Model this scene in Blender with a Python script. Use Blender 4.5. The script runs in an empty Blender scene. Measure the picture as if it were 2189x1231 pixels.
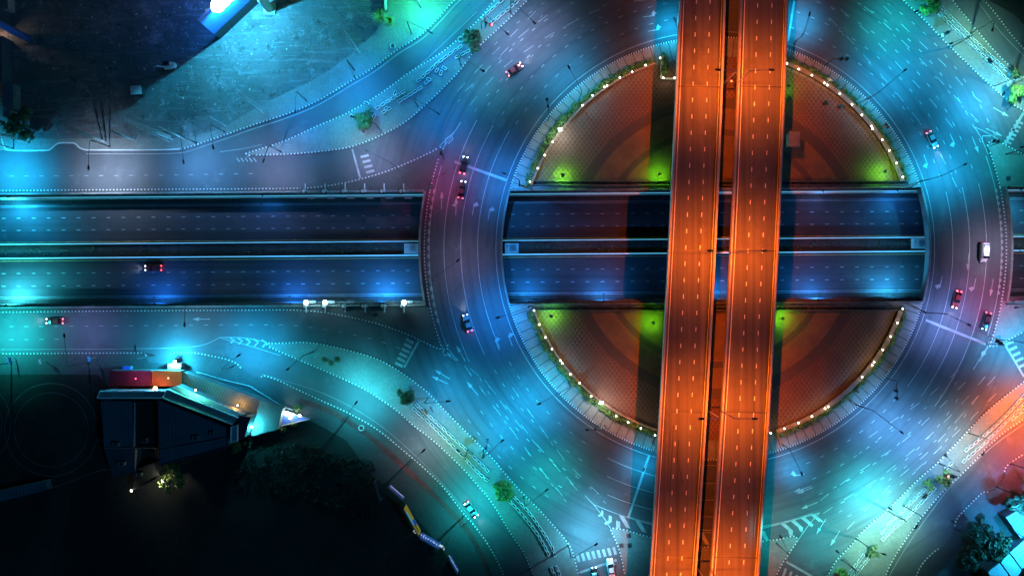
import bpy, math, random
from mathutils import Vector, Matrix
from mathutils.geometry import tessellate_polygon
random.seed(7)
R = math.radians
# ------------------------------------------------------------------ camera, sky, moon, exposure
S = 0.12; CX = 1094.5; CY = 615.5; H = 220.0          # metres per photo pixel on the ground, camera height
scene = bpy.context.scene
COL = scene.collection
cam = bpy.data.cameras.new("camera"); cam_o = bpy.data.objects.new("camera", cam); COL.objects.link(cam_o)
cam_o.location = (0, 0, H); cam_o.rotation_euler = (0, 0, 0)
cam.sensor_fit = 'HORIZONTAL'; cam.angle = 2 * math.atan(2189 * S / 2 / H); cam.clip_end = 3000; cam.clip_start = 1
scene.camera = cam_o
world = bpy.data.worlds.new("World"); scene.world = world; world.use_nodes = True
wn = world.node_tree.nodes; wl = world.node_tree.links
sky = wn.new("ShaderNodeTexSky"); sky.sky_type = 'NISHITA'; sky.sun_disc = False
sky.sun_elevation = R(-4.0); sky.sun_rotation = R(70)
wl.new(sky.outputs[0], wn["Background"].inputs[0]); wn["Background"].inputs[1].default_value = 0.015
sun = bpy.data.lights.new("moonlight", 'SUN'); sun.energy = 0.5; sun.angle = R(0.5); sun.color = (0.04, 0.42, 1.0)
sun_o = bpy.data.objects.new("moonlight", sun); COL.objects.link(sun_o); sun_o.rotation_euler = (R(40), 0, R(70))
vs = scene.view_settings; vs.view_transform = 'Standard'; vs.look = 'None'; vs.gamma = 1; vs.exposure = 0
scene.cycles.max_bounces = 5; scene.cycles.diffuse_bounces = 2; scene.cycles.glossy_bounces = 2
scene.cycles.sample_clamp_indirect = 4

# ------------------------------------------------------------------ helpers
def P(px, py, z=0.0):
    k = S * (H - z) / H
    return Vector(((px - CX) * k, -(py - CY) * k, z))
def P2(px, py, z=0.0):
    v = P(px, py, z); return (v.x, v.y)

ORD = "first second third fourth fifth sixth seventh eighth ninth tenth eleventh twelfth thirteenth fourteenth fifteenth sixteenth seventeenth eighteenth nineteenth twentieth".split()
TENS = {2: "twenty", 3: "thirty", 4: "forty", 5: "fifty", 6: "sixty"}
TENTH = {3: "thirtieth", 4: "fortieth", 5: "fiftieth", 6: "sixtieth"}
def ordn(i):
    n = i + 1
    if n <= 20: return ORD[n - 1]
    t, u = divmod(n, 10)
    return TENTH[t] if u == 0 else TENS[t] + "-" + ORD[u - 1]

def catmull(pts, n=6, closed=False):
    pts = [Vector(p).to_2d() for p in pts]; out = []; N = len(pts)
    segs = N if closed else N - 1
    for i in range(segs):
        if closed: p0, p1, p2, p3 = pts[i - 1], pts[i], pts[(i + 1) % N], pts[(i + 2) % N]
        else: p0, p1, p2, p3 = pts[max(i - 1, 0)], pts[i], pts[i + 1], pts[min(i + 2, N - 1)]
        for k in range(n):
            t = k / n
            out.append(0.5 * ((2 * p1) + (p2 - p0) * t + (2 * p0 - 5 * p1 + 4 * p2 - p3) * t * t + (3 * p1 - p0 - 3 * p2 + p3) * t ** 3))
    if not closed: out.append(pts[-1])
    return out
def resample(pts, step, closed=False):
    pts = [Vector(p).to_2d() for p in pts]
    if closed: pts = pts + [pts[0]]
    out = [pts[0].copy()]; acc = 0.0
    for a, b in zip(pts, pts[1:]):
        d = (b - a).length
        if d < 1e-9: continue
        t = step - acc
        while t <= d:
            out.append(a + (b - a) * (t / d)); t += step
        acc = (acc + d) % step
    return out
def normals(pts, closed=False):
    ns = []; N = len(pts)
    for i in range(N):
        a = pts[i - 1] if (i > 0 or closed) else pts[i]
        b = pts[(i + 1) % N] if (i < N - 1 or closed) else pts[i]
        d = (b - a)
        if d.length < 1e-9: d = Vector((1, 0))
        d.normalize(); ns.append(Vector((-d.y, d.x)))
    return ns
def offset(pts, d, closed=False):
    return [p + n * d for p, n in zip(pts, normals(pts, closed))]
def arc(cx, cy, a, b, t0, t1, n=40):          # photo-pixel ellipse, angle counted counter-clockwise from the right
    return [Vector((cx + a * math.cos(R(t0 + (t1 - t0) * i / n)), cy - b * math.sin(R(t0 + (t1 - t0) * i / n)))) for i in range(n + 1)]

class MB:
    def __init__(s): s.v = []; s.f = []; s.m = []
    def add(s, vs, fs, m=0):
        o = len(s.v); s.v += [tuple(x) for x in vs]
        for f in fs: s.f.append(tuple(o + i for i in f)); s.m.append(m)
    def box(s, c, size, rz=0.0, m=0, rx=0.0, ry=0.0):
        M = Matrix.Rotation(rz, 3, 'Z') @ Matrix.Rotation(ry, 3, 'Y') @ Matrix.Rotation(rx, 3, 'X'); c = Vector(c)
        h = Vector(size) / 2
        vs = [c + M @ Vector((h.x * i, h.y * j, h.z * k)) for i in (-1, 1) for j in (-1, 1) for k in (-1, 1)]
        s.add(vs, [(0, 1, 3, 2), (4, 6, 7, 5), (0, 4, 5, 1), (2, 3, 7, 6), (0, 2, 6, 4), (1, 5, 7, 3)], m)
    def tube(s, pts, r0, r1=None, n=8, m=0):
        pts = [Vector(p) for p in pts]; r1 = r0 if r1 is None else r1; rings = []
        for i, p in enumerate(pts):
            a = pts[max(i - 1, 0)]; b = pts[min(i + 1, len(pts) - 1)]; d = (b - a).normalized()
            u = d.cross(Vector((0.3, 0.9, 0.1)) if abs(d.z) > 0.8 else Vector((0, 0, 1))).normalized(); w = d.cross(u)
            r = r0 + (r1 - r0) * i / max(len(pts) - 1, 1)
            rings.append([p + (u * math.cos(2 * math.pi * k / n) + w * math.sin(2 * math.pi * k / n)) * r for k in range(n)])
        vs = [q for ring in rings for q in ring]; fs = []
        for i in range(len(pts) - 1):
            for k in range(n):
                fs.append((i * n + k, i * n + (k + 1) % n, (i + 1) * n + (k + 1) % n, (i + 1) * n + k))
        fs += [tuple(range(n - 1, -1, -1)), tuple((len(pts) - 1) * n + k for k in range(n))]
        s.add(vs, fs, m)
    def prism(s, poly, z0, z1, m=0, mside=None, bottom=False):
        poly = [Vector(p).to_2d() for p in poly]
        if sum(a.x * b.y - b.x * a.y for a, b in zip(poly, poly[1:] + poly[:1])) < 0: poly = poly[::-1]
        n = len(poly); tri = tessellate_polygon([[Vector((p.x, p.y, 0)) for p in poly]])
        top = [(p.x, p.y, z1) for p in poly]; bot = [(p.x, p.y, z0) for p in poly]
        ft = []
        for t in tri:
            a, b, c = (poly[i] for i in t)
            ft.append(t if (b - a).cross(c - a) > 0 else (t[0], t[2], t[1]))
        s.add(top, ft, m)
        if z1 - z0 > 1e-6:
            s.add(bot + top, [(i, (i + 1) % n, n + (i + 1) % n, n + i) for i in range(n)], m if mside is None else mside)
        if bottom: s.add(bot, [f[::-1] for f in ft], m if mside is None else mside)
    def strip(s, pts, w, z, closed=False, m=0):
        pts = [Vector(p).to_2d() for p in pts]; ns = normals(pts, closed)
        vs = []
        for p, nn in zip(pts, ns):
            a = p + nn * w / 2; b = p - nn * w / 2; vs += [(a.x, a.y, z), (b.x, b.y, z)]
        N = len(pts); fs = [(2 * i + 1, 2 * ((i + 1) % N) + 1, 2 * ((i + 1) % N), 2 * i) for i in range(N if closed else N - 1)]
        s.add(vs, fs, m)
    def wall(s, pts, w, z0, z1, closed=False, m=0):     # a solid ribbon: top, two sides, ends
        pts = [Vector(p).to_2d() for p in pts]; ns = normals(pts, closed); N = len(pts); vs = []
        for p, nn in zip(pts, ns):
            a = p + nn * w / 2; b = p - nn * w / 2
            vs += [(a.x, a.y, z0), (a.x, a.y, z1), (b.x, b.y, z1), (b.x, b.y, z0)]
        fs = []
        for i in range(N if closed else N - 1):
            j = (i + 1) % N
            for k in range(3): fs.append((4 * i + k, 4 * i + k + 1, 4 * j + k + 1, 4 * j + k))
        if not closed: fs += [(0, 3, 2, 1), (4 * N - 4, 4 * N - 3, 4 * N - 2, 4 * N - 1)]
        s.add(vs, fs, m)
    def ball(s, c, r, m=0, seg=8, rings=5, sz=1.0):
        vs = [(c[0], c[1], c[2] + r * sz)]; 
        for i in range(1, rings):
            t = math.pi * i / rings
            for k in range(seg):
                a = 2 * math.pi * k / seg
                vs.append((c[0] + r * math.sin(t) * math.cos(a), c[1] + r * math.sin(t) * math.sin(a), c[2] + r * sz * math.cos(t)))
        vs.append((c[0], c[1], c[2] - r * sz)); L = len(vs) - 1
        fs = [(0, 1 + k, 1 + (k + 1) % seg) for k in range(seg)]
        for i in range(rings - 2):
            o = 1 + i * seg
            fs += [(o + k, o + seg + k, o + seg + (k + 1) % seg, o + (k + 1) % seg) for k in range(seg)]
        o = 1 + (rings - 2) * seg
        fs += [(o + k, L, o + (k + 1) % seg) for k in range(seg)]
        s.add(vs, fs, m)
    def leaves(s, c, rad, n, size, m=0, squash=0.8, shell=0.45):
        for _ in range(n):
            d = Vector((random.gauss(0, 1), random.gauss(0, 1), random.gauss(0, 1))).normalized()
            q = Vector(c) + Vector((d.x, d.y, d.z * squash)) * rad * (shell + (1 - shell) * random.random() ** 0.6)
            u = (d + Vector((random.uniform(-.8, .8), random.uniform(-.8, .8), random.uniform(-.3, 1.0)))).normalized()
            a = u.cross(Vector((random.random(), random.random(), random.random()))).normalized(); b = u.cross(a)
            z = size * random.uniform(0.6, 1.3)
            s.add([q - a * z, q + b * z * 0.5, q + a * z, q - b * z * 0.5], [(0, 1, 2, 3)], m)
    def mesh(s, name, mats, smooth=False):
        me = bpy.data.meshes.new(name); me.from_pydata(s.v, [], s.f)
        for mt in mats: me.materials.append(mt)
        me.polygons.foreach_set("material_index", s.m)
        if smooth: me.polygons.foreach_set("use_smooth", [True] * len(s.f))
        me.update(); return me

def link(name, data, parent=None, loc=(0, 0, 0), rz=0.0):
    o = bpy.data.objects.new(name, data); COL.objects.link(o)
    o.location = loc; o.rotation_euler = (0, 0, rz)
    if parent is not None: o.parent = parent
    return o
def tag(o, label, cat, group=None):
    o["label"] = label; o["category"] = cat
    if group: o["group"] = group
    return o
def thing(name, label, cat, loc=(0, 0, 0), rz=0.0, group=None):
    o = link(name, None, None, loc, rz); o.empty_display_size = 0.5
    return tag(o, label, cat, group)
def struct(name, mb, mats, kind='structure', loc=(0, 0, 0)):
    o = link(name, mb.mesh(name, mats), None, loc); o["kind"] = kind; return o
CACHE = {}
def cached(key, fn, mats, smooth=False):
    if key not in CACHE:
        b = MB(); fn(b); CACHE[key] = b.mesh(key, mats, smooth)
    return CACHE[key]

# ------------------------------------------------------------------ materials
def nmat(name):
    m = bpy.data.materials.new(name); m.use_nodes = True
    nt = m.node_tree; return m, nt, nt.nodes["Principled BSDF"]
def mix(nt, a, b, fac, mode='MIX'):
    n = nt.nodes.new("ShaderNodeMix"); n.data_type = 'RGBA'; n.blend_type = mode
    for sock, v in ((n.inputs[6], a), (n.inputs[7], b), (n.inputs[0], fac)):
        if hasattr(v, "links") or hasattr(v, "is_linked"): nt.links.new(v, sock)
        elif isinstance(v, (int, float)): sock.default_value = v
        else: sock.default_value = (*v, 1) if len(v) == 3 else v
    return n.outputs[2]
def math_(nt, op, a, b=None, c=None):
    n = nt.nodes.new("ShaderNodeMath"); n.operation = op
    for i, v in enumerate((a, b, c)):
        if v is None: continue
        if isinstance(v, (int, float)): n.inputs[i].default_value = v
        else: nt.links.new(v, n.inputs[i])
    return n.outputs[0]
def coord(nt):
    return nt.nodes.new("ShaderNodeTexCoord").outputs["Object"]
def noise(nt, vec, scale, detail=4, rough=0.6):
    n = nt.nodes.new("ShaderNodeTexNoise"); n.inputs["Scale"].default_value = scale
    n.inputs["Detail"].default_value = detail; n.inputs["Roughness"].default_value = rough
    if vec is not None: nt.links.new(vec, n.inputs["Vector"])
    return n.outputs["Fac"]
def ramp(nt, fac, a, b):
    n = nt.nodes.new("ShaderNodeMapRange"); n.inputs[1].default_value = a; n.inputs[2].default_value = b
    nt.links.new(fac, n.inputs[0]); return n.outputs[0]
def mat(name, col, rough=0.7, var=0.3, scale=0.3, fine=4.0, col2=None, metal=0.0, bump=0.0, emit=None, es=0.0):
    m, nt, b = nmat(name); v = coord(nt)
    c2 = col2 or tuple(x * (1 - var) for x in col)
    c = mix(nt, col, c2, ramp(nt, noise(nt, v, scale), 0.38, 0.64))
    if fine:
        f = noise(nt, v, fine, 3, 0.7)
        c = mix(nt, c, tuple(x * (1 - var * 1.4 if var < .6 else .2) for x in col), ramp(nt, f, 0.5, 0.75))
        if bump:
            bn = nt.nodes.new("ShaderNodeBump"); bn.inputs["Strength"].default_value = bump; bn.inputs["Distance"].default_value = 0.1
            nt.links.new(f, bn.inputs["Height"]); nt.links.new(bn.outputs[0], b.inputs["Normal"])
    nt.links.new(c, b.inputs["Base Color"]); b.inputs["Roughness"].default_value = rough; b.inputs["Metallic"].default_value = metal
    if emit: b.inputs["Emission Color"].default_value = (*emit, 1); b.inputs["Emission Strength"].default_value = es
    return m
def glow(name, col, es):
    m, nt, b = nmat(name); b.inputs["Base Color"].default_value = (0.6, 0.6, 0.6, 1)
    b.inputs["Emission Color"].default_value = (*col, 1); b.inputs["Emission Strength"].default_value = es; return m

# circle centre of the roundabout
RX, RY = 1529.0, 531.0
RC = P(RX, RY)
def asphalt_mat(name, base, ring=True):
    m, nt, b = nmat(name); v = coord(nt)
    c = mix(nt, base, tuple(x * 0.62 for x in base), ramp(nt, noise(nt, v, 0.045, 5), 0.40, 0.66))
    c = mix(nt, c, tuple(x * 1.35 for x in base), ramp(nt, noise(nt, v, 0.16, 6, .7), 0.56, 0.80))
    c = mix(nt, c, tuple(x * 0.35 for x in base), ramp(nt, noise(nt, v, 0.5, 5, .75), 0.64, 0.80))
    c = mix(nt, c, tuple(x * 1.5 for x in base), ramp(nt, noise(nt, v, 9, 2), 0.58, 0.85))
    if ring:      # worn tyre tracks that run round the circle
        sub = nt.nodes.new("ShaderNodeVectorMath"); sub.operation = 'SUBTRACT'; nt.links.new(v, sub.inputs[0]); sub.inputs[1].default_value = (RC.x, RC.y, 0)
        sp = nt.nodes.new("ShaderNodeSeparateXYZ"); nt.links.new(sub.outputs[0], sp.inputs[0])
        r = math_(nt, 'SQRT', math_(nt, 'ADD', math_(nt, 'MULTIPLY', sp.outputs[0], sp.outputs[0]), math_(nt, 'MULTIPLY', sp.outputs[1], sp.outputs[1])))
        th = math_(nt, 'ARCTAN2', sp.outputs[1], sp.outputs[0])
        cb = nt.nodes.new("ShaderNodeCombineXYZ"); nt.links.new(r, cb.inputs[0]); nt.links.new(math_(nt, 'MULTIPLY', th, 2.2), cb.inputs[1])
        t = ramp(nt, noise(nt, cb.outputs[0], 0.75, 4, .6), 0.48, 0.74)
        inr = math_(nt, 'MULTIPLY', math_(nt, 'GREATER_THAN', r, 54.0), math_(nt, 'LESS_THAN', r, 92.0))
        c = mix(nt, c, tuple(x * 0.45 for x in base), math_(nt, 'MULTIPLY', math_(nt, 'MULTIPLY', t, inr), 0.75))
    else:         # straight tyre tracks along the carriageway
        mp = nt.nodes.new("ShaderNodeMapping"); nt.links.new(v, mp.inputs[0]); mp.inputs["Scale"].default_value = (0.01, 0.8, 1)
        c = mix(nt, c, tuple(x * 0.5 for x in base), math_(nt, 'MULTIPLY', ramp(nt, noise(nt, mp.outputs[0], 1.0, 3), 0.45, 0.7), 0.8))
    nt.links.new(c, b.inputs["Base Color"]); b.inputs["Roughness"].default_value = 0.75
    b.inputs["Specular IOR Level"].default_value = 0.25
    return m
M = {}
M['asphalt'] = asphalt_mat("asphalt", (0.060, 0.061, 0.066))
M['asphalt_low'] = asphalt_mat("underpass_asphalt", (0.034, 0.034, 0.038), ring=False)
def deck_mat():
    m, nt, b = nmat("flyover_asphalt"); v = coord(nt)
    base = (0.085, 0.082, 0.08)
    mp = nt.nodes.new("ShaderNodeMapping"); nt.links.new(v, mp.inputs[0]); mp.inputs["Scale"].default_value = (0.9, 0.012, 1); mp.inputs["Rotation"].default_value = (0, 0, R(-3.0))
    c = mix(nt, tuple(x * 1.2 for x in base), tuple(x * 0.62 for x in base), ramp(nt, noise(nt, mp.outputs[0], 0.9, 4), 0.36, 0.70))
    c = mix(nt, c, tuple(x * 0.6 for x in base), ramp(nt, noise(nt, v, 0.12, 6, .7), 0.52, 0.75))
    c = mix(nt, c, tuple(x * 1.3 for x in base), ramp(nt, noise(nt, v, 7, 2), 0.58, 0.85))
    nt.links.new(c, b.inputs["Base Color"]); b.inputs["Roughness"].default_value = 0.8; b.inputs["Specular IOR Level"].default_value = 0.2
    return m
M['deck'] = deck_mat()
M['paint'] = mat("road_paint", (0.21, 0.21, 0.205), 0.6, 0.35, 0.5, 3.0)
M['deck_paint'] = mat('flyover_paint', (0.75, 0.75, 0.74), 0.6, 0.2, 0.5, 3.0)
M['kerb_w'] = mat("kerb_white", (0.38, 0.38, 0.365), 0.7, 0.3, 0.3, 3)
M['kerb_k'] = mat("kerb_black", (0.018, 0.018, 0.018), 0.7, 0.3, 0.3, 3)
M['concrete'] = mat("concrete", (0.30, 0.29, 0.27), 0.8, 0.35, 0.25, 2.5)
M['concrete_mid'] = mat('weathered_concrete', (0.17, 0.165, 0.155), 0.85, 0.5, 0.2, 1.5)
M['edge_white'] = mat('white_edge_trim', (0.8, 0.82, 0.82), 0.5, 0.15, 0.4, 2)
M['concrete_dark'] = mat("stained_concrete", (0.10, 0.10, 0.095), 0.85, 0.5, 0.2, 1.5)
M['parapet'] = mat("pale_parapet_concrete", (0.42, 0.40, 0.37), 0.75, 0.3, 0.15, 1.2)
M['dirt'] = None
M['roof_strip'] = mat('grey_green_roof', (0.20, 0.27, 0.26), 0.6, 0.3, 0.3, 2)
M['soil'] = mat("dark_soil", (0.035, 0.032, 0.026), 0.95, 0.6, 0.08, 1.2)
M['field'] = mat("rough_field", (0.016, 0.020, 0.015), 0.95, 0.7, 0.05, 0.9)
M['metal_dark'] = mat("dark_metal", (0.03, 0.032, 0.035), 0.5, 0.2, 1, 0, metal=0.6)
M['metal'] = mat("galvanised_steel", (0.30, 0.31, 0.32), 0.45, 0.2, 1, 0, metal=0.7)
M['wood'] = mat("bark", (0.06, 0.042, 0.028), 0.9, 0.4, 2, 6)
M['leaf'] = mat("dark_leaves", (0.045, 0.075, 0.022), 0.7, 0.55, 0.6, 0)
M['leaf2'] = mat("bright_leaves", (0.10, 0.16, 0.02), 0.6, 0.45, 0.8, 0)
M['leaf_dark'] = mat('night_scrub', (0.014, 0.022, 0.010), 0.8, 0.6, 0.3, 0)
M['hedge'] = mat("hedge_leaves", (0.09, 0.17, 0.03), 0.7, 0.6, 0.7, 0)
M['roof_blue'] = mat("blue_grey_sheet_roof", (0.03, 0.05, 0.07), 0.6, 0.3, 0.15, 1.0)
M['roof_grey'] = mat("grey_sheet_roof", (0.16, 0.17, 0.17), 0.55, 0.3, 0.2, 1.0)
M['white'] = mat("white_panel", (0.42, 0.43, 0.43), 0.5, 0.15, 0.4, 2)
M['maroon'] = mat("maroon_sheet", (0.16, 0.012, 0.035), 0.6, 0.3, 0.4, 2)
M['orange_sheet'] = mat("orange_sheet", (0.50, 0.10, 0.012), 0.6, 0.25, 0.3, 2)
M['purple'] = mat("plum_panel", (0.10, 0.03, 0.07), 0.6, 0.3, 0.3, 2)
M['glass'] = mat("dark_glass", (0.01, 0.012, 0.014), 0.08, 0.1, 1, 0)
M['rubber'] = mat("tyre_rubber", (0.012, 0.012, 0.012), 0.9, 0.2, 2, 0)
M['brick'] = mat("brown_brick_wall", (0.16, 0.075, 0.045), 0.85, 0.4, 0.6, 3)
M['red_path'] = mat("red_cycle_path", (0.12, 0.022, 0.02), 0.85, 0.5, 0.2, 2)
M['head'] = glow("headlight_glow", (0.85, 0.9, 1.0), 14)
M['tail'] = glow("taillight_glow", (1.0, 0.02, 0.02), 9)
M['signal_red'] = glow("red_signal_glow", (1.0, 0.03, 0.01), 14)
M['signal_green'] = glow("green_signal_glow", (0.02, 1.0, 0.5), 14)
M['globe'] = glow("globe_glow", (1.0, 0.92, 0.75), 9)
M['wall_glow_cyan'] = glow("cyan_wall_top_glow", (0.12, 0.66, 0.95), 0.6)  # emission stands in for light falling on the wall tops
M['led_amber'] = glow("amber_led_strip", (1.0, 0.62, 0.25), 0.35)
M['flood'] = glow("floodlight_glow", (0.75, 0.97, 1.0), 60)
M['warm'] = glow("warm_lamp_glow", (1.0, 0.85, 0.55), 25)
M['sodium'] = glow("sodium_lamp_glow", (1.0, 0.35, 0.08), 12)

def dirt_mat():
    m, nt, b = nmat("graded_dirt"); v = coord(nt)
    c = mix(nt, (0.085, 0.085, 0.085), (0.040, 0.040, 0.042), ramp(nt, noise(nt, v, 0.05, 6, .65), 0.36, 0.66))
    mp = nt.nodes.new("ShaderNodeMapping"); nt.links.new(v, mp.inputs[0]); mp.inputs["Scale"].default_value = (0.12, 1.1, 1); mp.inputs["Rotation"].default_value = (0, 0, R(-34))
    c = mix(nt, c, (0.17, 0.17, 0.17), ramp(nt, noise(nt, mp.outputs[0], 0.9, 6, .7), 0.54, 0.78))
    c = mix(nt, c, (0.20, 0.20, 0.205), math_(nt, 'MULTIPLY', ramp(nt, noise(nt, v, 0.16, 9, .8), 0.54, 0.68), 0.8))
    c = mix(nt, c, (0.020, 0.024, 0.020), ramp(nt, noise(nt, v, 0.35, 6, .75), 0.54, 0.68))
    f = noise(nt, v, 2.5, 4, .7)
    bn = nt.nodes.new("ShaderNodeBump"); bn.inputs["Strength"].default_value = 0.9; bn.inputs["Distance"].default_value = 0.35
    nt.links.new(f, bn.inputs["Height"]); nt.links.new(bn.outputs[0], b.inputs["Normal"])
    nt.links.new(c, b.inputs["Base Color"]); b.inputs["Roughness"].default_value = 0.95
    return m
M['dirt'] = dirt_mat()
def paver_mat(name, base, scale=0.9, rot=45):
    m, nt, b = nmat(name); v = coord(nt)
    mp = nt.nodes.new("ShaderNodeMapping"); nt.links.new(v, mp.inputs[0]); mp.inputs["Rotation"].default_value = (0, 0, R(rot))
    br = nt.nodes.new("ShaderNodeTexBrick"); nt.links.new(mp.outputs[0], br.inputs["Vector"])
    br.inputs["Scale"].default_value = scale; br.inputs["Color1"].default_value = (*base, 1); br.inputs["Color2"].default_value = (*[x * .72 for x in base], 1)
    br.inputs["Mortar"].default_value = (*[x * .4 for x in base], 1); br.inputs["Mortar Size"].default_value = 0.03
    c = mix(nt, br.outputs[0], tuple(x * 0.45 for x in base), ramp(nt, noise(nt, v, 0.12, 6, .7), 0.46, 0.72))
    c = mix(nt, c, tuple(x * 0.3 for x in base), ramp(nt, noise(nt, v, 0.7, 5, .7), 0.62, 0.75))
    c = mix(nt, c, tuple(x * 1.35 for x in base), ramp(nt, noise(nt, v, 3.0, 3), 0.60, 0.85))
    nt.links.new(c, b.inputs["Base Color"]); b.inputs["Roughness"].default_value = 0.85
    return m
M['paver'] = paver_mat("median_pavers", (0.135, 0.138, 0.128), 1.1)
M['paver_dark'] = paver_mat("wedge_pavers", (0.055, 0.055, 0.055), 1.0, 0)
def polar(nt):
    sp = nt.nodes.new("ShaderNodeSeparateXYZ"); nt.links.new(coord(nt), sp.inputs[0]); x, y = sp.outputs[0], sp.outputs[1]
    r = math_(nt, 'SQRT', math_(nt, 'ADD', math_(nt, 'MULTIPLY', x, x), math_(nt, 'MULTIPLY', y, y)))
    return x, y, r, math_(nt, 'ARCTAN2', y, x)
def ring_walk_mat():
    m, nt, b = nmat("ring_sidewalk"); v = coord(nt); x, y, r, th = polar(nt)
    base = (0.18, 0.168, 0.14)
    c = mix(nt, base, tuple(q * 0.62 for q in base), ramp(nt, noise(nt, v, 0.2, 6, .7), 0.40, 0.68))
    c = mix(nt, c, tuple(q * 0.4 for q in base), ramp(nt, noise(nt, v, 0.9, 5, .75), 0.60, 0.76))
    ln = math_(nt, 'LESS_THAN', math_(nt, 'FRACT', math_(nt, 'MULTIPLY', th, 22.3)), 0.09)
    c = mix(nt, c, (0.02, 0.02, 0.02), math_(nt, 'MULTIPLY', ln, 0.85))
    nt.links.new(c, b.inputs["Base Color"]); b.inputs["Roughness"].default_value = 0.85
    return m
M['ring_walk'] = ring_walk_mat()
def plaza_mat():
    m, nt, b = nmat("fan_paving"); v = coord(nt); x, y, r, th = polar(nt)
    A = 1.2; B = 0.8
    u = math_(nt, 'DIVIDE', x, A); w = math_(nt, 'DIVIDE', y, B)
    def scallop(du, dv):
        s_ = math_(nt, 'ABSOLUTE', math_(nt, 'SINE', math_(nt, 'MULTIPLY', math_(nt, 'ADD', u, du), math.pi)))
        q = math_(nt, 'FRACT', math_(nt, 'ADD', math_(nt, 'SUBTRACT', math_(nt, 'MULTIPLY', w, 0.5), math_(nt, 'MULTIPLY', s_, 0.42)), dv))
        return math_(nt, 'LESS_THAN', math_(nt, 'ABSOLUTE', math_(nt, 'SUBTRACT', q, 0.5)), 0.065)
    l = math_(nt, 'MAXIMUM', scallop(0.0, 0.0), scallop(0.5, 0.5))
    base = (0.125, 0.058, 0.034)
    c = mix(nt, base, tuple(q * 0.6 for q in base), ramp(nt, noise(nt, v, 0.12, 6, .7), 0.38, 0.68))
    c = mix(nt, c, tuple(q * 0.45 for q in base), ramp(nt, noise(nt, v, 1.2, 4, .7), 0.55, 0.8))
    c = mix(nt, c, (0.22, 0.14, 0.10), math_(nt, 'MULTIPLY', l, ramp(nt, noise(nt, v, .15, 5), .25, .75)))
    tan = mix(nt, (0.17, 0.095, 0.045), (0.10, 0.06, 0.032), ramp(nt, noise(nt, v, 0.25, 6, .7), 0.40, 0.70))
    tan = mix(nt, tan, (0.05, 0.04, 0.03), ramp(nt, noise(nt, v, 0.55, 5, .7), 0.62, 0.74))
    grey = mix(nt, (0.085, 0.055, 0.04), (0.06, 0.042, 0.034), noise(nt, v, 0.5))
    c = mix(nt, grey, c, math_(nt, 'GREATER_THAN', r, 38.6))
    c = mix(nt, tan, c, math_(nt, 'GREATER_THAN', r, 35.9))
    c = mix(nt, c, grey, math_(nt, 'MULTIPLY', math_(nt, 'GREATER_THAN', r, 29.0), math_(nt, 'LESS_THAN', r, 30.6)))
    nt.links.new(c, b.inputs["Base Color"]); b.inputs["Roughness"].default_value = 0.8
    return m
M['plaza'] = plaza_mat()
def sheet_mat(name, base, rot, period=0.7):
    m, nt, b = nmat(name); v = coord(nt)
    mp = nt.nodes.new("ShaderNodeMapping"); nt.links.new(v, mp.inputs[0]); mp.inputs["Rotation"].default_value = (0, 0, R(rot))
    sp = nt.nodes.new("ShaderNodeSeparateXYZ"); nt.links.new(mp.outputs[0], sp.inputs[0])
    f = math_(nt, 'FRACT', math_(nt, 'DIVIDE', sp.outputs[0], period))
    c = mix(nt, base, tuple(q * 0.55 for q in base), math_(nt, 'LESS_THAN', f, 0.25))
    c = mix(nt, c, tuple(q * 0.5 for q in base), ramp(nt, noise(nt, v, 0.2, 5), 0.48, 0.75))
    nt.links.new(c, b.inputs["Base Color"]); b.inputs["Roughness"].default_value = 0.5
    return m
M['sheet_grey'] = sheet_mat("corrugated_roof", (0.13, 0.145, 0.145), 25)
M['sheet_dark'] = sheet_mat("dark_corrugated_roof", (0.05, 0.10, 0.12), 0, 0.9)
M['pad_tiles'] = paver_mat("pink_yard_tiles", (0.22, 0.15, 0.13), 0.5, 0)

# ------------------------------------------------------------------ traced outlines (photo pixels)
K_NW_ROAD = [(1250, -220), (1110, -100), (1018, -38), (973, 0), (939, 37), (898, 77), (847, 109), (796, 147), (745, 177), (676, 218), (608, 246), (540, 268), (478, 290), (410, 313), (385, 319), (330, 321), (184, 321)]
K_NW_MED_A = [(525, 329), (540, 324), (608, 302), (676, 271), (745, 241), (813, 201), (881, 152), (950, 109), (1018, 48), (1059, 0), (1160, -110)]
K_NW_MED_B = [(1230, -80), (1130, 0), (1100, 29), (1086, 43), (1018, 106), (984, 150), (950, 186), (912, 222), (864, 263), (813, 290), (762, 311), (711, 321), (642, 328), (580, 331), (540, 332)]
K_WN = [(-350, 411), (0, 408), (300, 405.5), (600, 403.5), (660, 402), (710, 396), (760, 386), (820, 369), (880, 345), (920, 326), (940, 315)]
K_WS = [(-350, 668), (0, 667), (300, 664), (500, 663), (640, 663), (720, 672), (800, 690), (860, 710), (900, 728), (930, 742), (948, 747)]
K_NE_IN = [(1790, -130), (1870, -60), (1929, 0), (1970, 38), (2015, 85), (2056, 126), (2107, 174), (2158, 218), (2189, 238), (2290, 290), (2450, 350)]
K_NE_OUT = [(2450, 300), (2290, 240), (2189, 167), (2141, 126), (2107, 89), (2073, 48), (2035, 0), (1990, -70), (1960, -130)]
K_E_TOP = [(2450, 420), (2300, 370), (2189, 331), (2160, 316), (2134, 303)]
K_E_TOP2 = [(2122, 301), (2113, 305), (2110, 313)]
K_E_BOT = [(2113, 731), (2114, 738), (2121, 740), (2141, 734), (2189, 708), (2300, 650), (2450, 600)]
K_SE_IN = [(2400, 640), (2290, 735), (2189, 815), (2141, 852), (2093, 894), (2056, 934), (2004, 988), (1953, 1033), (1902, 1084), (1851, 1128), (1817, 1166), (1786, 1200), (1765, 1240), (1730, 1330)]
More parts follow.
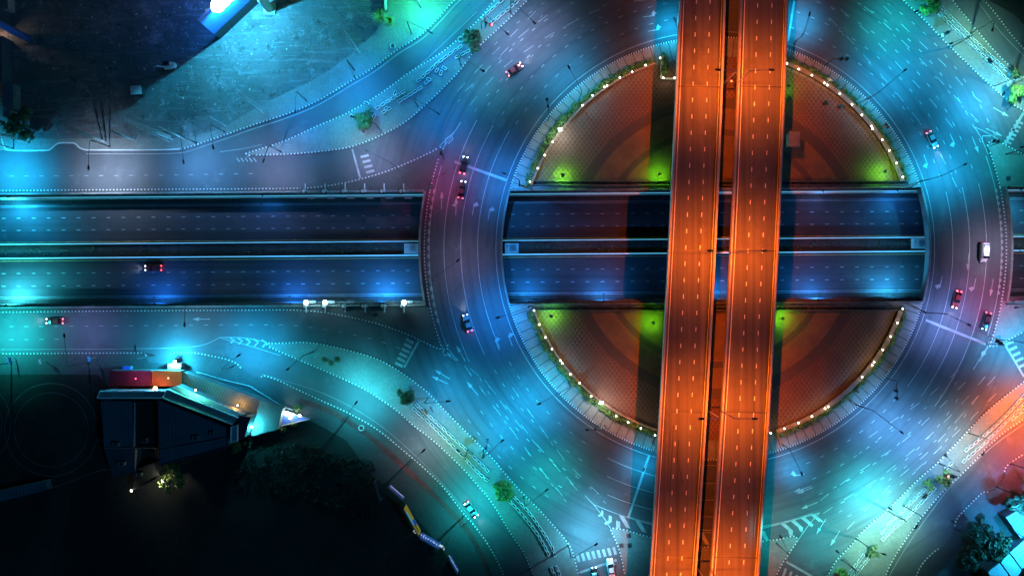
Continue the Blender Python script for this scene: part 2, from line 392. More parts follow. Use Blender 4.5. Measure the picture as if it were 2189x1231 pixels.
K_SE_OUT = [(1850, 1330), (1892, 1231), (1902, 1207), (1929, 1162), (1970, 1104), (2015, 1050), (2066, 1002), (2107, 958), (2141, 927), (2189, 894), (2290, 830), (2400, 770)]
K_S_TOP = [(1309, 1128), (1339, 1132), (1370, 1142), (1400, 1150), (1460, 1163), (1510, 1168), (1570, 1166), (1629, 1156), (1663, 1152), (1695, 1145), (1702, 1147)]
K_S_R = [(1702, 1147), (1703, 1157), (1687, 1180), (1663, 1221), (1640, 1290), (1630, 1380)]
K_S_L = [(1350, 1380), (1342, 1290), (1336, 1231), (1326, 1183), (1315, 1152), (1306, 1133), (1309, 1128)]
K_SW_UP = [(573, 734), (608, 733), (659, 732), (711, 740), (762, 753), (813, 770), (860, 797), (895, 823), (919, 843), (950, 876), (984, 910), (1018, 944), (1052, 978), (1080, 1012), (1114, 1050), (1148, 1084), (1179, 1118), (1206, 1149), (1223, 1176), (1233, 1214), (1238, 1250), (1240, 1380)]
K_SW_LO = [(1190, 1380), (1160, 1270), (1141, 1231), (1121, 1183), (1100, 1152), (1080, 1120), (1052, 1074), (1018, 1033), (984, 995), (932, 946), (881, 906), (847, 876), (789, 837), (752, 818), (694, 792), (642, 770), (591, 748), (571, 737)]
K_FIELD_A = [(-350, 758), (0, 756), (150, 755), (300, 754), (307, 755), (314, 761)]
K_FIELD_B = [(365, 758), (372, 754), (400, 754), (423, 755), (478, 766), (505, 776), (518, 790)]
K_FIELD_C = [(558, 806), (565, 803), (591, 811), (642, 835), (694, 859), (748, 884), (806, 917), (857, 958), (909, 1002), (950, 1043), (987, 1091), (1018, 1128), (1045, 1166), (1072, 1217), (1100, 1290), (1120, 1380)]
K_SEC1 = [(2300, 890), (2189, 968), (2160, 988), (2148, 1000), (2147, 1014)]
K_SEC2 = [(2112, 1051), (2100, 1052), (2073, 1077), (2050, 1102), (2042, 1116), (2041, 1124)]
K_SEC3 = [(2006, 1172), (1997, 1178), (1975, 1200), (1960, 1227), (1930, 1320)]
def wedge_arc(t0, t1, n=24): return arc(RX, RY, 622, 618, t0, t1, n)
LIPN = lambda x: 415.5 - 0.0078 * x          # trench edges
LIPS = lambda x: 657.5 - 0.0062 * x
def ang_y(y, rad_b): return math.degrees(math.asin((RY - y) / rad_b))
tn = ang_y(LIPN(905), 628); ts = ang_y(LIPS(908), 628)
W_END = arc(RX, RY, 632, 628, 180 - tn, 180 - ts, 16)
tn2 = ang_y(LIPN(1085), 451); ts2 = ang_y(LIPS(1085), 451)
M_L = arc(RX, RY, 457, 451, 180 - tn2, 180 - ts2, 16)
tn3 = ang_y(LIPN(1970), 451); ts3 = ang_y(LIPS(1970), 451)
M_R = arc(RX, RY, 457, 451, ts3, tn3, 16)
tn4 = ang_y(LIPN(2155), 628); ts4 = ang_y(LIPS(2155), 628)
E_L = arc(RX, RY, 632, 628, tn4, ts4, 16)
HOLE_W = [(-700, LIPN(-700))] + W_END + [(-700, LIPS(-700))]
HOLE_M = M_L + M_R
HOLE_E = [(2900, LIPN(2900))] + E_L + [(2900, LIPS(2900))]
# ------------------------------------------------------------------ ground with the trench cut out
b = MB()
outer = [(-900, -900), (900, -900), (900, 900), (-900, 900)]
loops = [[Vector((x, y, 0)) for x, y in outer]] + [[P(p[0], p[1]) for p in h] for h in (HOLE_W, HOLE_M, HOLE_E)]
flat = [v for l in loops for v in l]
fs = []
for t in tessellate_polygon(loops):
    a, c, d = (flat[i] for i in t)
    fs.append(t if (c - a).cross(d - a).z > 0 else (t[0], t[2], t[1]))
b.add(flat, fs)
struct("road", b, [M['asphalt']])

def isl(name, poly, material, z=0.13, z0=-0.02):
    b = MB(); b.prism([P(p[0], p[1]).to_2d() for p in poly], z0, z); return struct(name, b, [material])
sm = lambda pts, n=5: catmull(pts, n)
# lots, medians, wedges
NWI = [(830, -30), (828, 18), (806, 65), (762, 106), (731, 131), (683, 164), (608, 201), (540, 235), (512, 252), (470, 275), (427, 288), (386, 295), (307, 296), (190, 296), (40, 296)]
isl("dirt_lot", [(-350, 296), (-350, -250), (830, -250)] + sm(NWI), M['dirt'], 0.10)
isl("pavement", sm(K_NW_ROAD) + [(165, 316), (158, 308), (130, 306), (112, 318), (96, 322), (20, 322), (8, 312), (4, 296)] + sm(NWI)[::-1] + [(830, -250)], M['paver'], 0.14)
isl("yard", [(-350, -250), (16, -250), (18, 322), (-350, 322)], M['pad_tiles'], 0.16)
isl("median", sm(K_NW_MED_A) + sm(K_NW_MED_B), M['paver'], 0.15)
WN_arc = wedge_arc(162, 180 - tn)
WS_arc = wedge_arc(180 - ts, 202)
def lipline(f, x0, x1, n=12, d=0): return [(x0 + (x1 - x0) * i / n, f(x0 + (x1 - x0) * i / n) + d) for i in range(n + 1)]
isl("traffic_island", sm(K_WN) + [(947, 318)] + WN_arc + [W_END[0]] + lipline(LIPN, 903, -350), M['paver_dark'], 0.14)
isl("traffic_island", sm(K_WS) + [(957, 742)] + WS_arc[::-1] + [W_END[-1]] + lipline(LIPS, 905, -350), M['paver_dark'], 0.14)
isl("median", sm(K_NE_IN) + sm(K_NE_OUT), M['paver'], 0.15)
ET_arc = wedge_arc(20.0, tn4)
EB_arc = wedge_arc(ts4, -19)
isl("traffic_island", sm(K_E_TOP) + K_E_TOP2 + ET_arc + [E_L[0]] + lipline(LIPN, 2160, 2450), M['paver'], 0.14)
isl("traffic_island", EB_arc + sm(K_E_BOT) + lipline(LIPS, 2450, 2165) + [E_L[-1]], M['paver'], 0.14)
isl("median", sm(K_SE_IN) + sm(K_SE_OUT), M['paver'], 0.15)
isl("median", sm(K_S_TOP) + sm(K_S_R) + sm(K_S_L), M['paver'], 0.15)
isl("median", sm(K_SW_UP) + sm(K_SW_LO), M['paver'], 0.15)
isl("field", [(-350, 800), (210, 800), (300, 900), (560, 905), (668, 900), (740, 940), (790, 1010), (865, 1075), (935, 1160), (985, 1231), (1030, 1380), (-350, 1380)], M['field'], 0.16)
isl("pavement", sm(K_FIELD_A) + [(318, 775)] + [(362, 775)] + sm(K_FIELD_B) + [(530, 800), (545, 806)] + sm(K_FIELD_C) + [(900, 1380), (560, 1000), (250, 880), (-350, 815)], M['paver_dark'], 0.14)
isl("pavement", sm(K_SEC1) + [(2140, 1030), (2125, 1045)] + sm(K_SEC2) + [(2030, 1150), (2015, 1165)] + sm(K_SEC3) + [(2450, 1380), (2450, 860)], M['paver_dark'], 0.12)
isl("field", [(2110, 0), (2060, -60), (2300, -150), (2450, 200), (2330, 180), (2230, 95), (2165, 30)], M['field'], 0.12)
# ring sidewalk, plaza
RING = arc(RX, RY, 457, 451, 0, 360, 180)[:-1]
def segment(rad_a, rad_b, ychord, top, n=90):
    f = ychord if callable(ychord) else (lambda x: ychord)
    t = ang_y(f(RX), rad_b)
    pts = arc(RX, RY, rad_a, rad_b, t, 180 - t, n) if top else arc(RX, RY, rad_a, rad_b, 180 - t, 360 + t, n)
    return pts
def rel(poly): return [(P(p[0], p[1]) - RC).to_2d() for p in poly]
for top in (True, False):
    lip = LIPN if top else LIPS
    b = MB(); b.prism(rel(segment(457, 451, lip, top)), -0.02, 0.15)
    struct("roundabout_sidewalk", b, [M['ring_walk']], loc=RC)
    b = MB(); b.prism(rel(segment(414, 410, (lambda x: 390.0) if top else (lambda x: 663.0), top)), 0.14, 0.165)
    struct("plaza", b, [M['plaza']], loc=RC)

# ------------------------------------------------------------------ kerbs: alternating black and white blocks
kb = MB()
def kerb(pts, closed=False, period=7.4, white=0.52, w=0.26, h=0.2, smooth=True, z0=0.0, mb=None):
    mb = mb or kb
    px = catmull(pts, 6, closed) if smooth else [Vector(p).to_2d() for p in pts]
    wpts = resample([P(p.x, p.y).to_2d() for p in px], period * S / 2, closed)
    N = len(wpts); ns = normals(wpts, closed)
    for i in range(N if closed else N - 1):
        j = (i + 1) % N
        L = [wpts[i] + ns[i] * w / 2, wpts[j] + ns[j] * w / 2, wpts[j] - ns[j] * w / 2, wpts[i] - ns[i] * w / 2]
        vs = [(p.x, p.y, z0) for p in L] + [(p.x, p.y, z0 + h) for p in L]
        mb.add(vs, [(4, 5, 6, 7), (0, 1, 5, 4), (2, 3, 7, 6), (1, 2, 6, 5), (3, 0, 4, 7)] if (L[1] - L[0]).cross(L[2] - L[1]) > 0 else [(7, 6, 5, 4), (4, 5, 1, 0), (6, 7, 3, 2), (5, 6, 2, 1), (7, 4, 0, 3)], i % 2)
for pts in (K_NW_ROAD[:-2], K_NW_MED_A, K_NW_MED_B, K_WN, K_WS, K_NE_IN, K_NE_OUT, K_E_TOP, K_E_BOT, K_SE_IN, K_SE_OUT, K_S_TOP, K_S_R, K_S_L, K_SW_UP, K_SW_LO, K_FIELD_A, K_FIELD_B, K_FIELD_C, K_SEC1, K_SEC2, K_SEC3):
    kerb(pts)
kerb(K_NW_MED_A[:1] + [(528, 331), (540, 332)]); kerb([(940, 315), (947, 317), (947, 325), (943, 338)]); kerb([(948, 747), (957, 745), (957, 736)]); kerb([(571, 737), (569, 735.5), (573, 734)])
kerb(K_E_TOP2[:1] + [(2134, 303)]); kerb(K_E_TOP2)
kerb([(2102, 0), (2130, 33), (2158, 70), (2189, 105), (2260, 170)])
for t0, t1 in ((162, 180 - tn), (180 - ts, 202), (tn4, 20.0), (ts4, -19)): kerb(wedge_arc(t0, t1), smooth=False)
for t0, t1 in ((180 - tn, 180 - ts), (tn4, ts4)): kerb(wedge_arc(t0, t1), smooth=False)
kerb(RING, True, 5.6, w=0.42, smooth=False)
struct("kerb", kb, [M['kerb_w'], M['kerb_k']])
b = MB()
for pts in ([(184, 321), (172, 317), (162, 308), (150, 306), (125, 307), (110, 318), (96, 322), (24, 322), (10, 314), (4, 296)], K_NW_ROAD[-3:]):
    b.wall([P(*p).to_2d() for p in catmull(pts, 6)], 0.3, 0, 0.2)
struct("plain_kerb", b, [M['kerb_w']])

# ------------------------------------------------------------------ painted markings
mk = MB(); ZK = [0]
def zz(base=0.006):
    ZK[0] = (ZK[0] + 1) % 24; return base + ZK[0] * 0.0006
def line(pts, w=1.3, z=0.0, smooth=True, mb=None):
    px = catmull(pts, 6) if smooth and len(pts) > 2 else [Vector(p).to_2d() for p in pts]
    (mb or mk).strip([P(p.x, p.y, z).to_2d() for p in px], w * S, zz(z + 0.006))
def dash(pts, dl=9, gap=22, w=1.3, z=0.0, smooth=True, mb=None, start=0.0):
    px = catmull(pts, 8) if smooth and len(pts) > 2 else [Vector(p).to_2d() for p in pts]
    q = resample(px, 1.0); n = int(dl); st = int(dl + gap); i = int(start)
    zc = zz(z + 0.006)
    while i + n < len(q):
        (mb or mk).strip([P(q[k].x, q[k].y, z).to_2d() for k in range(i, i + n + 1, max(1, n // 3))], w * S, zc); i += st
def poly(pts, z=0.0, mb=None):
    b = mb or mk; b.prism([P(p[0], p[1], z).to_2d() for p in pts], z, zz(z + 0.006) if False else z + 0.012 + ZK[0] * 0.0003)
    ZK[0] = (ZK[0] + 1) % 24
def bar(a, c, w):
    line([a, c], w)
def arrow(x, y, ang, L=38, turn=0):
    d = Vector((math.cos(R(ang)), -math.sin(R(ang)))); n = Vector((-d.y, d.x)); c = Vector((x, y))
    line([c - d * L / 2, c + d * L * .15], 1.6)
    t = c + d * L / 2; bpt = c + d * L * .12
    poly([t, bpt + n * 4, bpt - n * 4])
    if turn:
        q = c - d * 2; side = n * turn
        poly([q + side * 1, q + d * 6 + side * 1, q + d * 5 + side * 8, q + d * 1 + side * 8])
def turn_arrow(x, y, ang, side, L=30):
    d = Vector((math.cos(R(ang)), -math.sin(R(ang)))); n = Vector((-d.y, d.x)) * side; c = Vector((x, y))
    line([c - d * L / 2, c + d * L * .3], 1.6)
    k = c + d * L * .3
    poly([k - n * 1, k - d * 7 - n * 1, k - d * 4 + n * 4, k + d * 3 + n * 4]); poly([k + n * 3.5 + d * 6, k + n * 3.5 - d * 6, k + n * 11 - d * 1])
def ringline(r, t0, t1, w=1.3, n=50): line(arc(RX, RY, r, r * .988, t0, t1, n), w, smooth=False)
def ringdash(r, t0, t1, dl=10, gap=23, start=0): dash(arc(RX, RY, r, r * .988, t0, t1, 90), dl, gap, smooth=False, start=start)
ringline(469, 0, 360, 1.5, 180)
for r in (508, 544, 580):
    ringline(r, 150 + (r - 508) * .02, 205, 1.3); ringline(r, -36, 14, 1.3)
    ringdash(r - 4, 94, 150); ringdash(r - 4, 208, 240, start=10); ringdash(r - 4, 292, 322, start=6); ringdash(r - 4, 16, 80, start=14)
    ringline(r, 243 + (r - 508) * .05, 275, 1.3); 
for r in (612, 645): ringdash(r, 98, 140); ringdash(r, 22, 74); ringdash(r, 215, 238); ringdash(r, 296, 330)
for t0, t1 in ((163, 201), (-18, 19)): ringline(612, t0, t1, 1.5)
ringline(609, 252, 290, 1.5)
# long dashes that peel off the ring into the arms
LONG = [[(1005, 225), (1060, 160), (1130, 105), (1230, 45), (1320, 5)], [(985, 205), (1050, 140), (1110, 80), (1200, 10)], [(960, 215), (1030, 140), (1110, 60), (1180, -10)],
        [(1790, 15), (1860, 75), (1930, 150), (1990, 215), (2050, 290)], [(1830, 0), (1900, 60), (1970, 130), (2035, 200), (2100, 270)], [(1885, 10), (1950, 75), (2020, 140), (2075, 200), (2140, 250)], [(1760, 25), (1830, 100), (1900, 180), (1965, 260), (2010, 330), (2050, 410)],
        [(960, 755), (1020, 800), (1080, 865), (1140, 940), (1200, 1010), (1270, 1085)], [(985, 770), (1050, 860), (1110, 940), (1170, 1020), (1225, 1085)], [(1020, 790), (1095, 890), (1165, 970), (1240, 1050)], [(1090, 820), (1150, 905), (1210, 985), (1290, 1065)],
        [(2080, 800), (2010, 870), (1940, 935), (1870, 985), (1790, 1040), (1730, 1090)], [(2110, 800), (2040, 880), (1960, 955), (1880, 1020), (1800, 1070), (1740, 1110)], [(2140, 790), (2070, 870), (1990, 960), (1910, 1030), (1840, 1100), (1775, 1170)], [(2050, 790), (1980, 850), (1900, 905), (1820, 960)],
        [(2140, 830), (2060, 910), (1990, 975), (1920, 1040)]]
for k, p in enumerate(LONG):
    dash(p, 24, 30, 1.1, start=(k * 13) % 30)
    if k % 2 == 0: dash([(x + 9, y + 14) for x, y in p], 8, 34, .9, start=(k * 7) % 20)
# edge lines beside kerbs
def edge(pts, d, w=1.3):
    px = catmull(pts, 6); line(offset(px, d), w, smooth=False)
edge(K_WN, 7); edge(K_WS, -7); edge(K_NW_MED_B, 6); edge(K_NW_MED_A, 7) 
edge(K_NE_IN, -10); edge(K_NE_OUT, -7); edge(K_SE_IN, -9); edge(K_SE_OUT, -7); edge(K_SW_UP, 9) ; edge(K_SW_LO, 7); edge(K_NW_ROAD, -8); edge(K_FIELD_C, 26, 1.0)
line([(1980, -40), (2060, -30), (2102, 20), (2135, 65), (2189, 120), (2260, 180)], 1.2)
line([(2250, 860), (2189, 905), (2120, 955), (2040, 1030), (1985, 1100), (1930, 1180), (1890, 1250)], 1.1)
line([(640, 300), (745, 247), (850, 180), (930, 110), (1020, 25)], 0.7); line([(560, 800), (690, 840), (800, 900), (900, 985), (985, 1080), (1060, 1190)], 0.7)
# frontage roads
dash([(-300, 380), (0, 377), (300, 375), (560, 371)], 9, 23, 1.1)
dash([(-300, 698), (0, 698), (300, 696), (560, 694), (640, 697), (740, 712), (830, 735), (900, 765)], 9, 23, 1.1)
dash([(-300, 727), (0, 726), (130, 725)], 9, 23, 1.1); line([(-300, 748), (0, 747), (300, 745), (420, 740), (470, 721)], 0.9)
line([(470, 721), (520, 722), (570, 731)], 1.2); line([(470, 722), (530, 738), (600, 760)], 1.0)
for i in range(5):
    x = 492 + i * 17
    line([(x, 722 + i), (x + 9, 727 + i * 1.5), (x + 1, 733 + i * 2.2)], 3.2, smooth=False)
for i in range(5): bar((512 + i * 9, 346), (506 + i * 9, 338), 2)
line([(470, 325), (520, 318), (560, 309)], 0.9)
# stop lines and zebra crossings
bar((753, 319), (770, 381), 4); bar((972, 346), (1084, 386), 5.5); bar((1979, 684), (2107, 735), 5.5); bar((1388, 972), (1343, 1106), 5); bar((1698, 2), (1684, 90), 4.5)
bar((895, 729), (864, 785), 4.5); bar((1239, 1223), (1318, 1196), 5); bar((2189, 240), (2148, 309), 5.5); bar((2140, 722), (2189, 805), 4); bar((1681, 1200), (1760, 1245), 5)
for i in range(5): bar((771 + i * 4, 336 + i * 11), (788 + i * 4, 332 + i * 11), 5)
for i in range(6): bar((868 - i * 4.6, 725 + i * 10), (884 - i * 4.6, 733 + i * 10), 6)
for i in range(8): bar((1233 + i * 11.2, 1184 - i * 2.2), (1238 + i * 11.2, 1200 - i * 2.2), 6)
for i in range(6): bar((2187 - i * 5.0, 265 + i * 8.5), (2172 - i * 5.0, 258 + i * 8.5 + 1), 5)
for i in range(5): bar((2151 + i * 7, 736 + i * 12), (2167 + i * 7, 729 + i * 12), 5.5)
for i in range(4): bar((1680 + i * 12, 1214 + i * 7), (1674 + i * 12, 1231 + i * 7), 5)
# chevron areas
line([(1250, 1058), (1275, 1085), (1300, 1120), (1320, 1160), (1338, 1231)], 1.3); line([(1270, 1078), (1320, 1098), (1390, 1120), (1450, 1133), (1530, 1138), (1600, 1134), (1680, 1116), (1752, 1095)], 1.3)
for q, s_ in ((0, 0.55), (1, 0.8), (2, 1.05)):
    x = 1283 + q * 15; y = 1094 + q * 13
    poly([(x + 4 * s_, y - 8 * s_), (x + 12 * s_, y - 5 * s_), (x + 12 * s_, y + 10 * s_), (x - 4 * s_, y + 18 * s_), (x - 8 * s_, y + 12 * s_), (x + 4 * s_, y + 6 * s_)])
for x in (1330, 1364, 1398, 1432, 1466, 1500, 1534, 1568, 1602, 1630):
    yt = 1101 + (x - 1330) * .26 if x < 1440 else 1137 - max(0, x - 1560) * .06
    poly([(x - 7, yt), (x + 4, yt + 2), (x + 18, yt + 28), (x + 8, yt + 25)])
line([(1752, 1095), (1730, 1120), (1705, 1155), (1680, 1195)], 1.5)
for q in range(4):
    x = 1668 + q * 22; y = 1119 - q * 6
    poly([(x, y), (x + 9, y - 2), (x + 27, y + 14), (x + 26 - q * 1.5, y + 29 - q * 5), (x + 19, y + 24 - q * 4), (x + 17, y + 14)])
line([(957, 745), (968, 758), (977, 771), (945, 752)], 1.4, smooth=False); poly([(955, 752), (962, 756), (964, 764), (958, 760)])
line([(2083, 272), (2098, 296), (2112, 330)], 1.2); line([(2083, 272), (2110, 284), (2140, 302)], 1.2); line([(2100, 305), (2100, 291), (2118, 291)], 2, smooth=False)
line([(2113, 737), (2102, 755), (2080, 790)], 1.4); line([(2113, 740), (2095, 772), (2090, 768)], 1.2, smooth=False); poly([(2098, 752), (2106, 748), (2108, 756), (2098, 763)])
line([(947, 316), (965, 292), (985, 262)], 1.4); line([(940, 312), (975, 278)], 1.4); line([(952, 310), (952, 298), (966, 288), (968, 297), (958, 308)], 2.2, smooth=False)
# hatched strips on the bridge edges
for rr, t0, t1 in ((613, 168, 196), (613, 12, -10)):
    n = 34
    for i in range(0, n):
        if i % 2: continue
        a = t0 + (t1 - t0) * i / n; a2 = t0 + (t1 - t0) * (i + 1) / n
        line(arc(RX, RY, rr, rr * .988, a, a2, 3), 5, smooth=False)
# lane arrows
for x, y, a, sd in ((1012, 445, 82, 1), (1046, 455, 80, 1), (2011, 605, 258, 1), (2083, 610, 258, 1), (1980, 345, 290, 1), (2037, 300, 295, 1), (1062, 735, 112, 1), (1090, 725, 110, 1), (1400, 65, 10, -1), (1370, 1, 8, -1), (1390, 35, 8, -1), (1705, 1015, 190, 1)): turn_arrow(x, y, a, sd)
for x, y, a in ((944, 428, 88), (2120, 615, 260), (1720, 1048, 200), (1730, 1080, 202), (1755, 1125, 238), (1785, 1150, 238), (1010, 830, 130), (985, 755, 120), (940, 812, 155), (945, 800, 150), (2085, 310, 292), (2125, 283, 335), (2140, 240, 330), (430, 682, 180), (2070, 560, 265)): arrow(x, y, a)
arrow(975, 440, 88, 40, -1); arrow(1715, 1045, 198, 40, -1)
struct("lane_markings", mk, [M['paint']])

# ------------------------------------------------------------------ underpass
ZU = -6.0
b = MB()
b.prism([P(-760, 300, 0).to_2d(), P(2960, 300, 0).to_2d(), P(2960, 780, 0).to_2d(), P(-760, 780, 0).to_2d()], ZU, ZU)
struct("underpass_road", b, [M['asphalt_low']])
ut = MB(); TL = lambda y0: [(x, y0 - 0.0078 * x) for x in (-700, 300, 1300, 2900)]
for y0, w in ((440.5, 1.1), (443.5, 0.9), (635, 1.1), (638.5, 0.9)): line(TL(y0), w, ZU, mb=ut)
for y0 in (467, 493, 585, 612): dash(TL(y0), 8.5, 23.8, 1.4, ZU, mb=ut)
ua = MB()
for y0 in (518.5, 558.5): line(TL(y0), 1.0, ZU, mb=ua)
struct("underpass_lane_markings", ut, [M['paint']])
struct("yellow_edge_lines", ua, [mat("yellow_road_paint", (0.55, 0.40, 0.12), 0.6, 0.3, 0.4, 3)])
def long_box(mb, ya, yb, x0, x1, z0, z1, zr, m=0):       # strip between two photo rows drawn at height zr
    A = [P(x, ya - 0.0078 * x, zr) for x in (x0, x1)]; B = [P(x, yb - 0.0078 * x, zr) for x in (x1, x0)]
    mb.prism([v.to_2d() for v in A + B], z0, z1, m)
for side, lab in ((0, "long stained concrete retaining wall with pale ledge along the underpass's upper edge"), (1, "long stained concrete retaining wall with grating along the underpass's lower edge")):
    t = thing("retaining_wall", lab, "wall", P(1000, 410 if side == 0 else 650, ZU))
    b = MB(); b2 = MB(); b3 = MB()
    if side == 0:
        long_box(b, 395, 420.5, -700, 2900, ZU, -0.55, -0.55); long_box(b2, 420.8, 427, -700, 2900, -3.2, -2.2, -2.2); long_box(b3, 427.5, 437, -700, 2900, ZU, ZU + .35, ZU)
    else:
        long_box(b, 653, 678, -700, 2900, ZU, -0.55, -0.55); long_box(b2, 649.5, 652.6, -700, 2900, -3.2, -2.2, -2.2); long_box(b3, 640.5, 648, -700, 2900, ZU, ZU + .35, ZU)
    for nm, mb_, mt in (("wall_face", b, M['concrete_dark']), ("ledge", b2, M['parapet'] if side == 0 else M['concrete_dark']), ("verge", b3, M['soil'])):
        o = link(nm, mb_.mesh(nm, [mt]), t); o.location = -t.location
    # emissive strip added to make the ledge top look lit, upper side only
    b4 = MB()
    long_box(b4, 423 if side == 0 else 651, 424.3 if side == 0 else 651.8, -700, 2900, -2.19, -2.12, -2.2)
    o = link("wall_top_strip", b4.mesh("wall_top_strip", [M['wall_glow_cyan'] if side == 0 else M['metal']]), t); o.location = -t.location
t = thing("underpass_median", "planted concrete median with blue lit rails between the two underpass carriageways", "median barrier", P(1000, 530, ZU))
b = MB(); long_box(b, 521, 524.5, -700, 2900, ZU, ZU + 1.1, ZU + 1.1); long_box(b, 550.5, 554.5, -700, 2900, ZU, ZU + 1.1, ZU + 1.1)
b2 = MB(); long_box(b2, 524.8, 550.2, -700, 2900, ZU, ZU + .5, ZU + .5)
b3 = MB(); long_box(b3, 522.0, 523.3, -700, 2900, ZU + 1.1, ZU + 1.2, ZU + 1.1); long_box(b3, 551.6, 553.4, -700, 2900, ZU + 1.1, ZU + 1.2, ZU + 1.1)  # glowing strips put on the rails so their tops look lit
b5 = MB()
for k in range(300):
    x = random.uniform(0, 2189)
    if 905 < x < 1075 or 1985 < x < 2150: continue
    q = P(x, random.uniform(530, 546) - .0078 * x, ZU + .5); b5.leaves(q, random.uniform(.25, .7), 8, .25)
for nm, mb_, mt in (("rail_wall", b, M['concrete_dark']), ("planting_bed", b2, M['soil']), ("wall_top_strip", b3, M['wall_glow_cyan']), ("shrubs", b5, M['leaf'])):
    o = link(nm, mb_.mesh(nm, [mt]), t); o.location = -t.location
# bridge edge walls over the trench ends
for pts, lab in ((W_END, "curved pale parapet wall where the left ring bridge meets the west underpass"), (M_L, "curved pale parapet wall on the left end of the roundabout's open underpass"),
                 (M_R, "curved pale parapet wall on the right end of the roundabout's open underpass"), (E_L, "curved pale parapet wall where the right ring bridge meets the east underpass")):
    b = MB(); b.wall([P(p.x, p.y).to_2d() for p in pts], 0.5, -1.6, 0.75)
    o = link("bridge_parapet", b.mesh("bridge_parapet", [M['concrete_mid']])); tag(o, lab, "parapet", "bridge parapets over the underpass")
for (x0, x1, f, lab) in ((-350, 906, LIPN, "straight low parapet along the west underpass's upper rim"), (1088, 1968, LIPN, "straight low parapet along the roundabout underpass's upper rim"), (2160, 2450, LIPN, "straight low parapet along the east underpass's upper rim"),
                    (-350, 908, LIPS, "straight low parapet along the west underpass's lower rim"), (1090, 1972, LIPS, "straight low parapet along the roundabout underpass's lower rim"), (2165, 2450, LIPS, "straight low parapet along the east underpass's lower rim")):
    b = MB(); b.wall([P(*p).to_2d() for p in lipline(f, x0, x1, 14)], 0.4, -0.5, 0.8)
    o = link("rim_parapet", b.mesh("rim_parapet", [M['concrete_mid']])); tag(o, lab, "parapet", "low parapets on the underpass rims")
for x, y, lab in ((1094, 531, "pale concrete pump box on the median at the open underpass's left end"), (1962, 521, "pale concrete pump box on the median at the open underpass's right end"), (880, 532, "pale concrete pump box on the median beside the left ring bridge")):
    t = thing("pump_box", lab, "utility box", P(x, y, ZU + .5), 0, "concrete boxes at the ends of the underpass median")
    b = MB(); b.box((0, 0, .7), (3.6, 2.6, 1.4)); link("housing", b.mesh("housing", [M['parapet']]), t)
    b = MB(); b.box((.4, 0, 1.45), (1.5, 1.5, .1)); b.box((-1.2, .4, 1.45), (.5, .5, .1)); link("hatch", b.mesh("hatch", [M['metal']]), t)

# ------------------------------------------------------------------ flyover decks
ZD = 6.6
def curve3(xt, xm, xb):   # quadratic through y=0,615,1231
    def f(y):
        t = y / 615.5; return xt + (xm - xt) * t + (xb - 2 * xm + xt) * t * (t - 1) / 2
    return f
DECKS = [(curve3(1453, 1425, 1389), curve3(1552, 1527, 1489), "left flyover carriageway, orange lit with two rows of lane dashes"),
         (curve3(1583, 1558, 1519), curve3(1685.5, 1661, 1623), "right flyover carriageway, orange lit with two rows of lane dashes")]
YS = [-420 + i * 70 for i in range(31)]
for di, (fl, fr, lab) in enumerate(DECKS):
    t = thing("flyover", lab, "flyover", P(1530, 615, 0))
    def part(nm, mb_, mt, par=None):
        o = link(nm, mb_.mesh(nm, [mt]), t); o.location = -t.location; return o
    E = lambda f, z, d=0: [P(f(y) + d, y, z).to_2d() for y in YS]
    b = MB(); b.prism(E(fl, ZD) + E(fr, ZD)[::-1], ZD - 1.5, ZD, bottom=True); part("deck", b, M['deck'])
    for f, d in ((fl, 3.0), (fr, -3.0)):
        b = MB(); b.wall(E(f, ZD + .9, d * .75), 0.42, ZD - .6, ZD + .9); part("parapet", b, M['parapet'])
        b = MB(); b.wall(E(f, ZD + 1.25, d * .75), 0.09, ZD + 1.18, ZD + 1.27); part("rail", b, M['metal'])
    mk2 = MB()
    for f, d in ((fl, 9), (fr, -9)): line([(f(y) + d, y) for y in YS], 1.1, ZD, mb=mk2)
    for q in (0.36, 0.66):
        dash([(fl(y) + (fr(y) - fl(y)) * q, y) for y in YS], 9, 26, 1.5, ZD, mb=mk2, start=8 if di else 0)
    part("lane_paint", mk2, M['deck_paint'])
    for y in (-170, 185, 535, 880, 1190):
        b = MB(); line([(fl(y) + 3.5, y), (fr(y) - 3.5, y + 2)], 1.8, ZD, mb=b); part("expansion_joint", b, M['metal_dark'])
    if di == 0:
        b = MB()
        for pts in ([(1433, 915), (1430, 960), (1426, 1050)], [(1440, 910), (1437, 960), (1431, 1052)], [(1415, 930), (1412, 1050)], [(1451, 940), (1449, 980), (1460, 1035)]):
            line(pts, 1.1, ZD, mb=b)
        part("skid_marks", b, M['rubber'])
    for y in (-170, 20, 345, 700, 1015, 1200):
        c = P((fl(y) + fr(y)) / 2, y, ZD)
        b = MB(); b.tube([(c.x, c.y, 0.0), (c.x, c.y, ZD - 2.6)], 1.0, n=14); b.box((c.x, c.y, ZD - 2.1), (9, 2.0, 1.1)); part("pier", b, M['concrete'])
SOD = (1.0, 0.135, 0.008)
def spot(name, loc, col, power, angle=135, blend=0.85, size=0.25, parent=None, rot=(0, 0, 0)):
    l = bpy.data.lights.new(name, 'SPOT'); l.energy = power; l.color = col; l.spot_size = R(angle); l.spot_blend = blend; l.shadow_soft_size = size
    o = link(name, l, parent, loc); o.rotation_euler = rot; return o
HL = 12.5
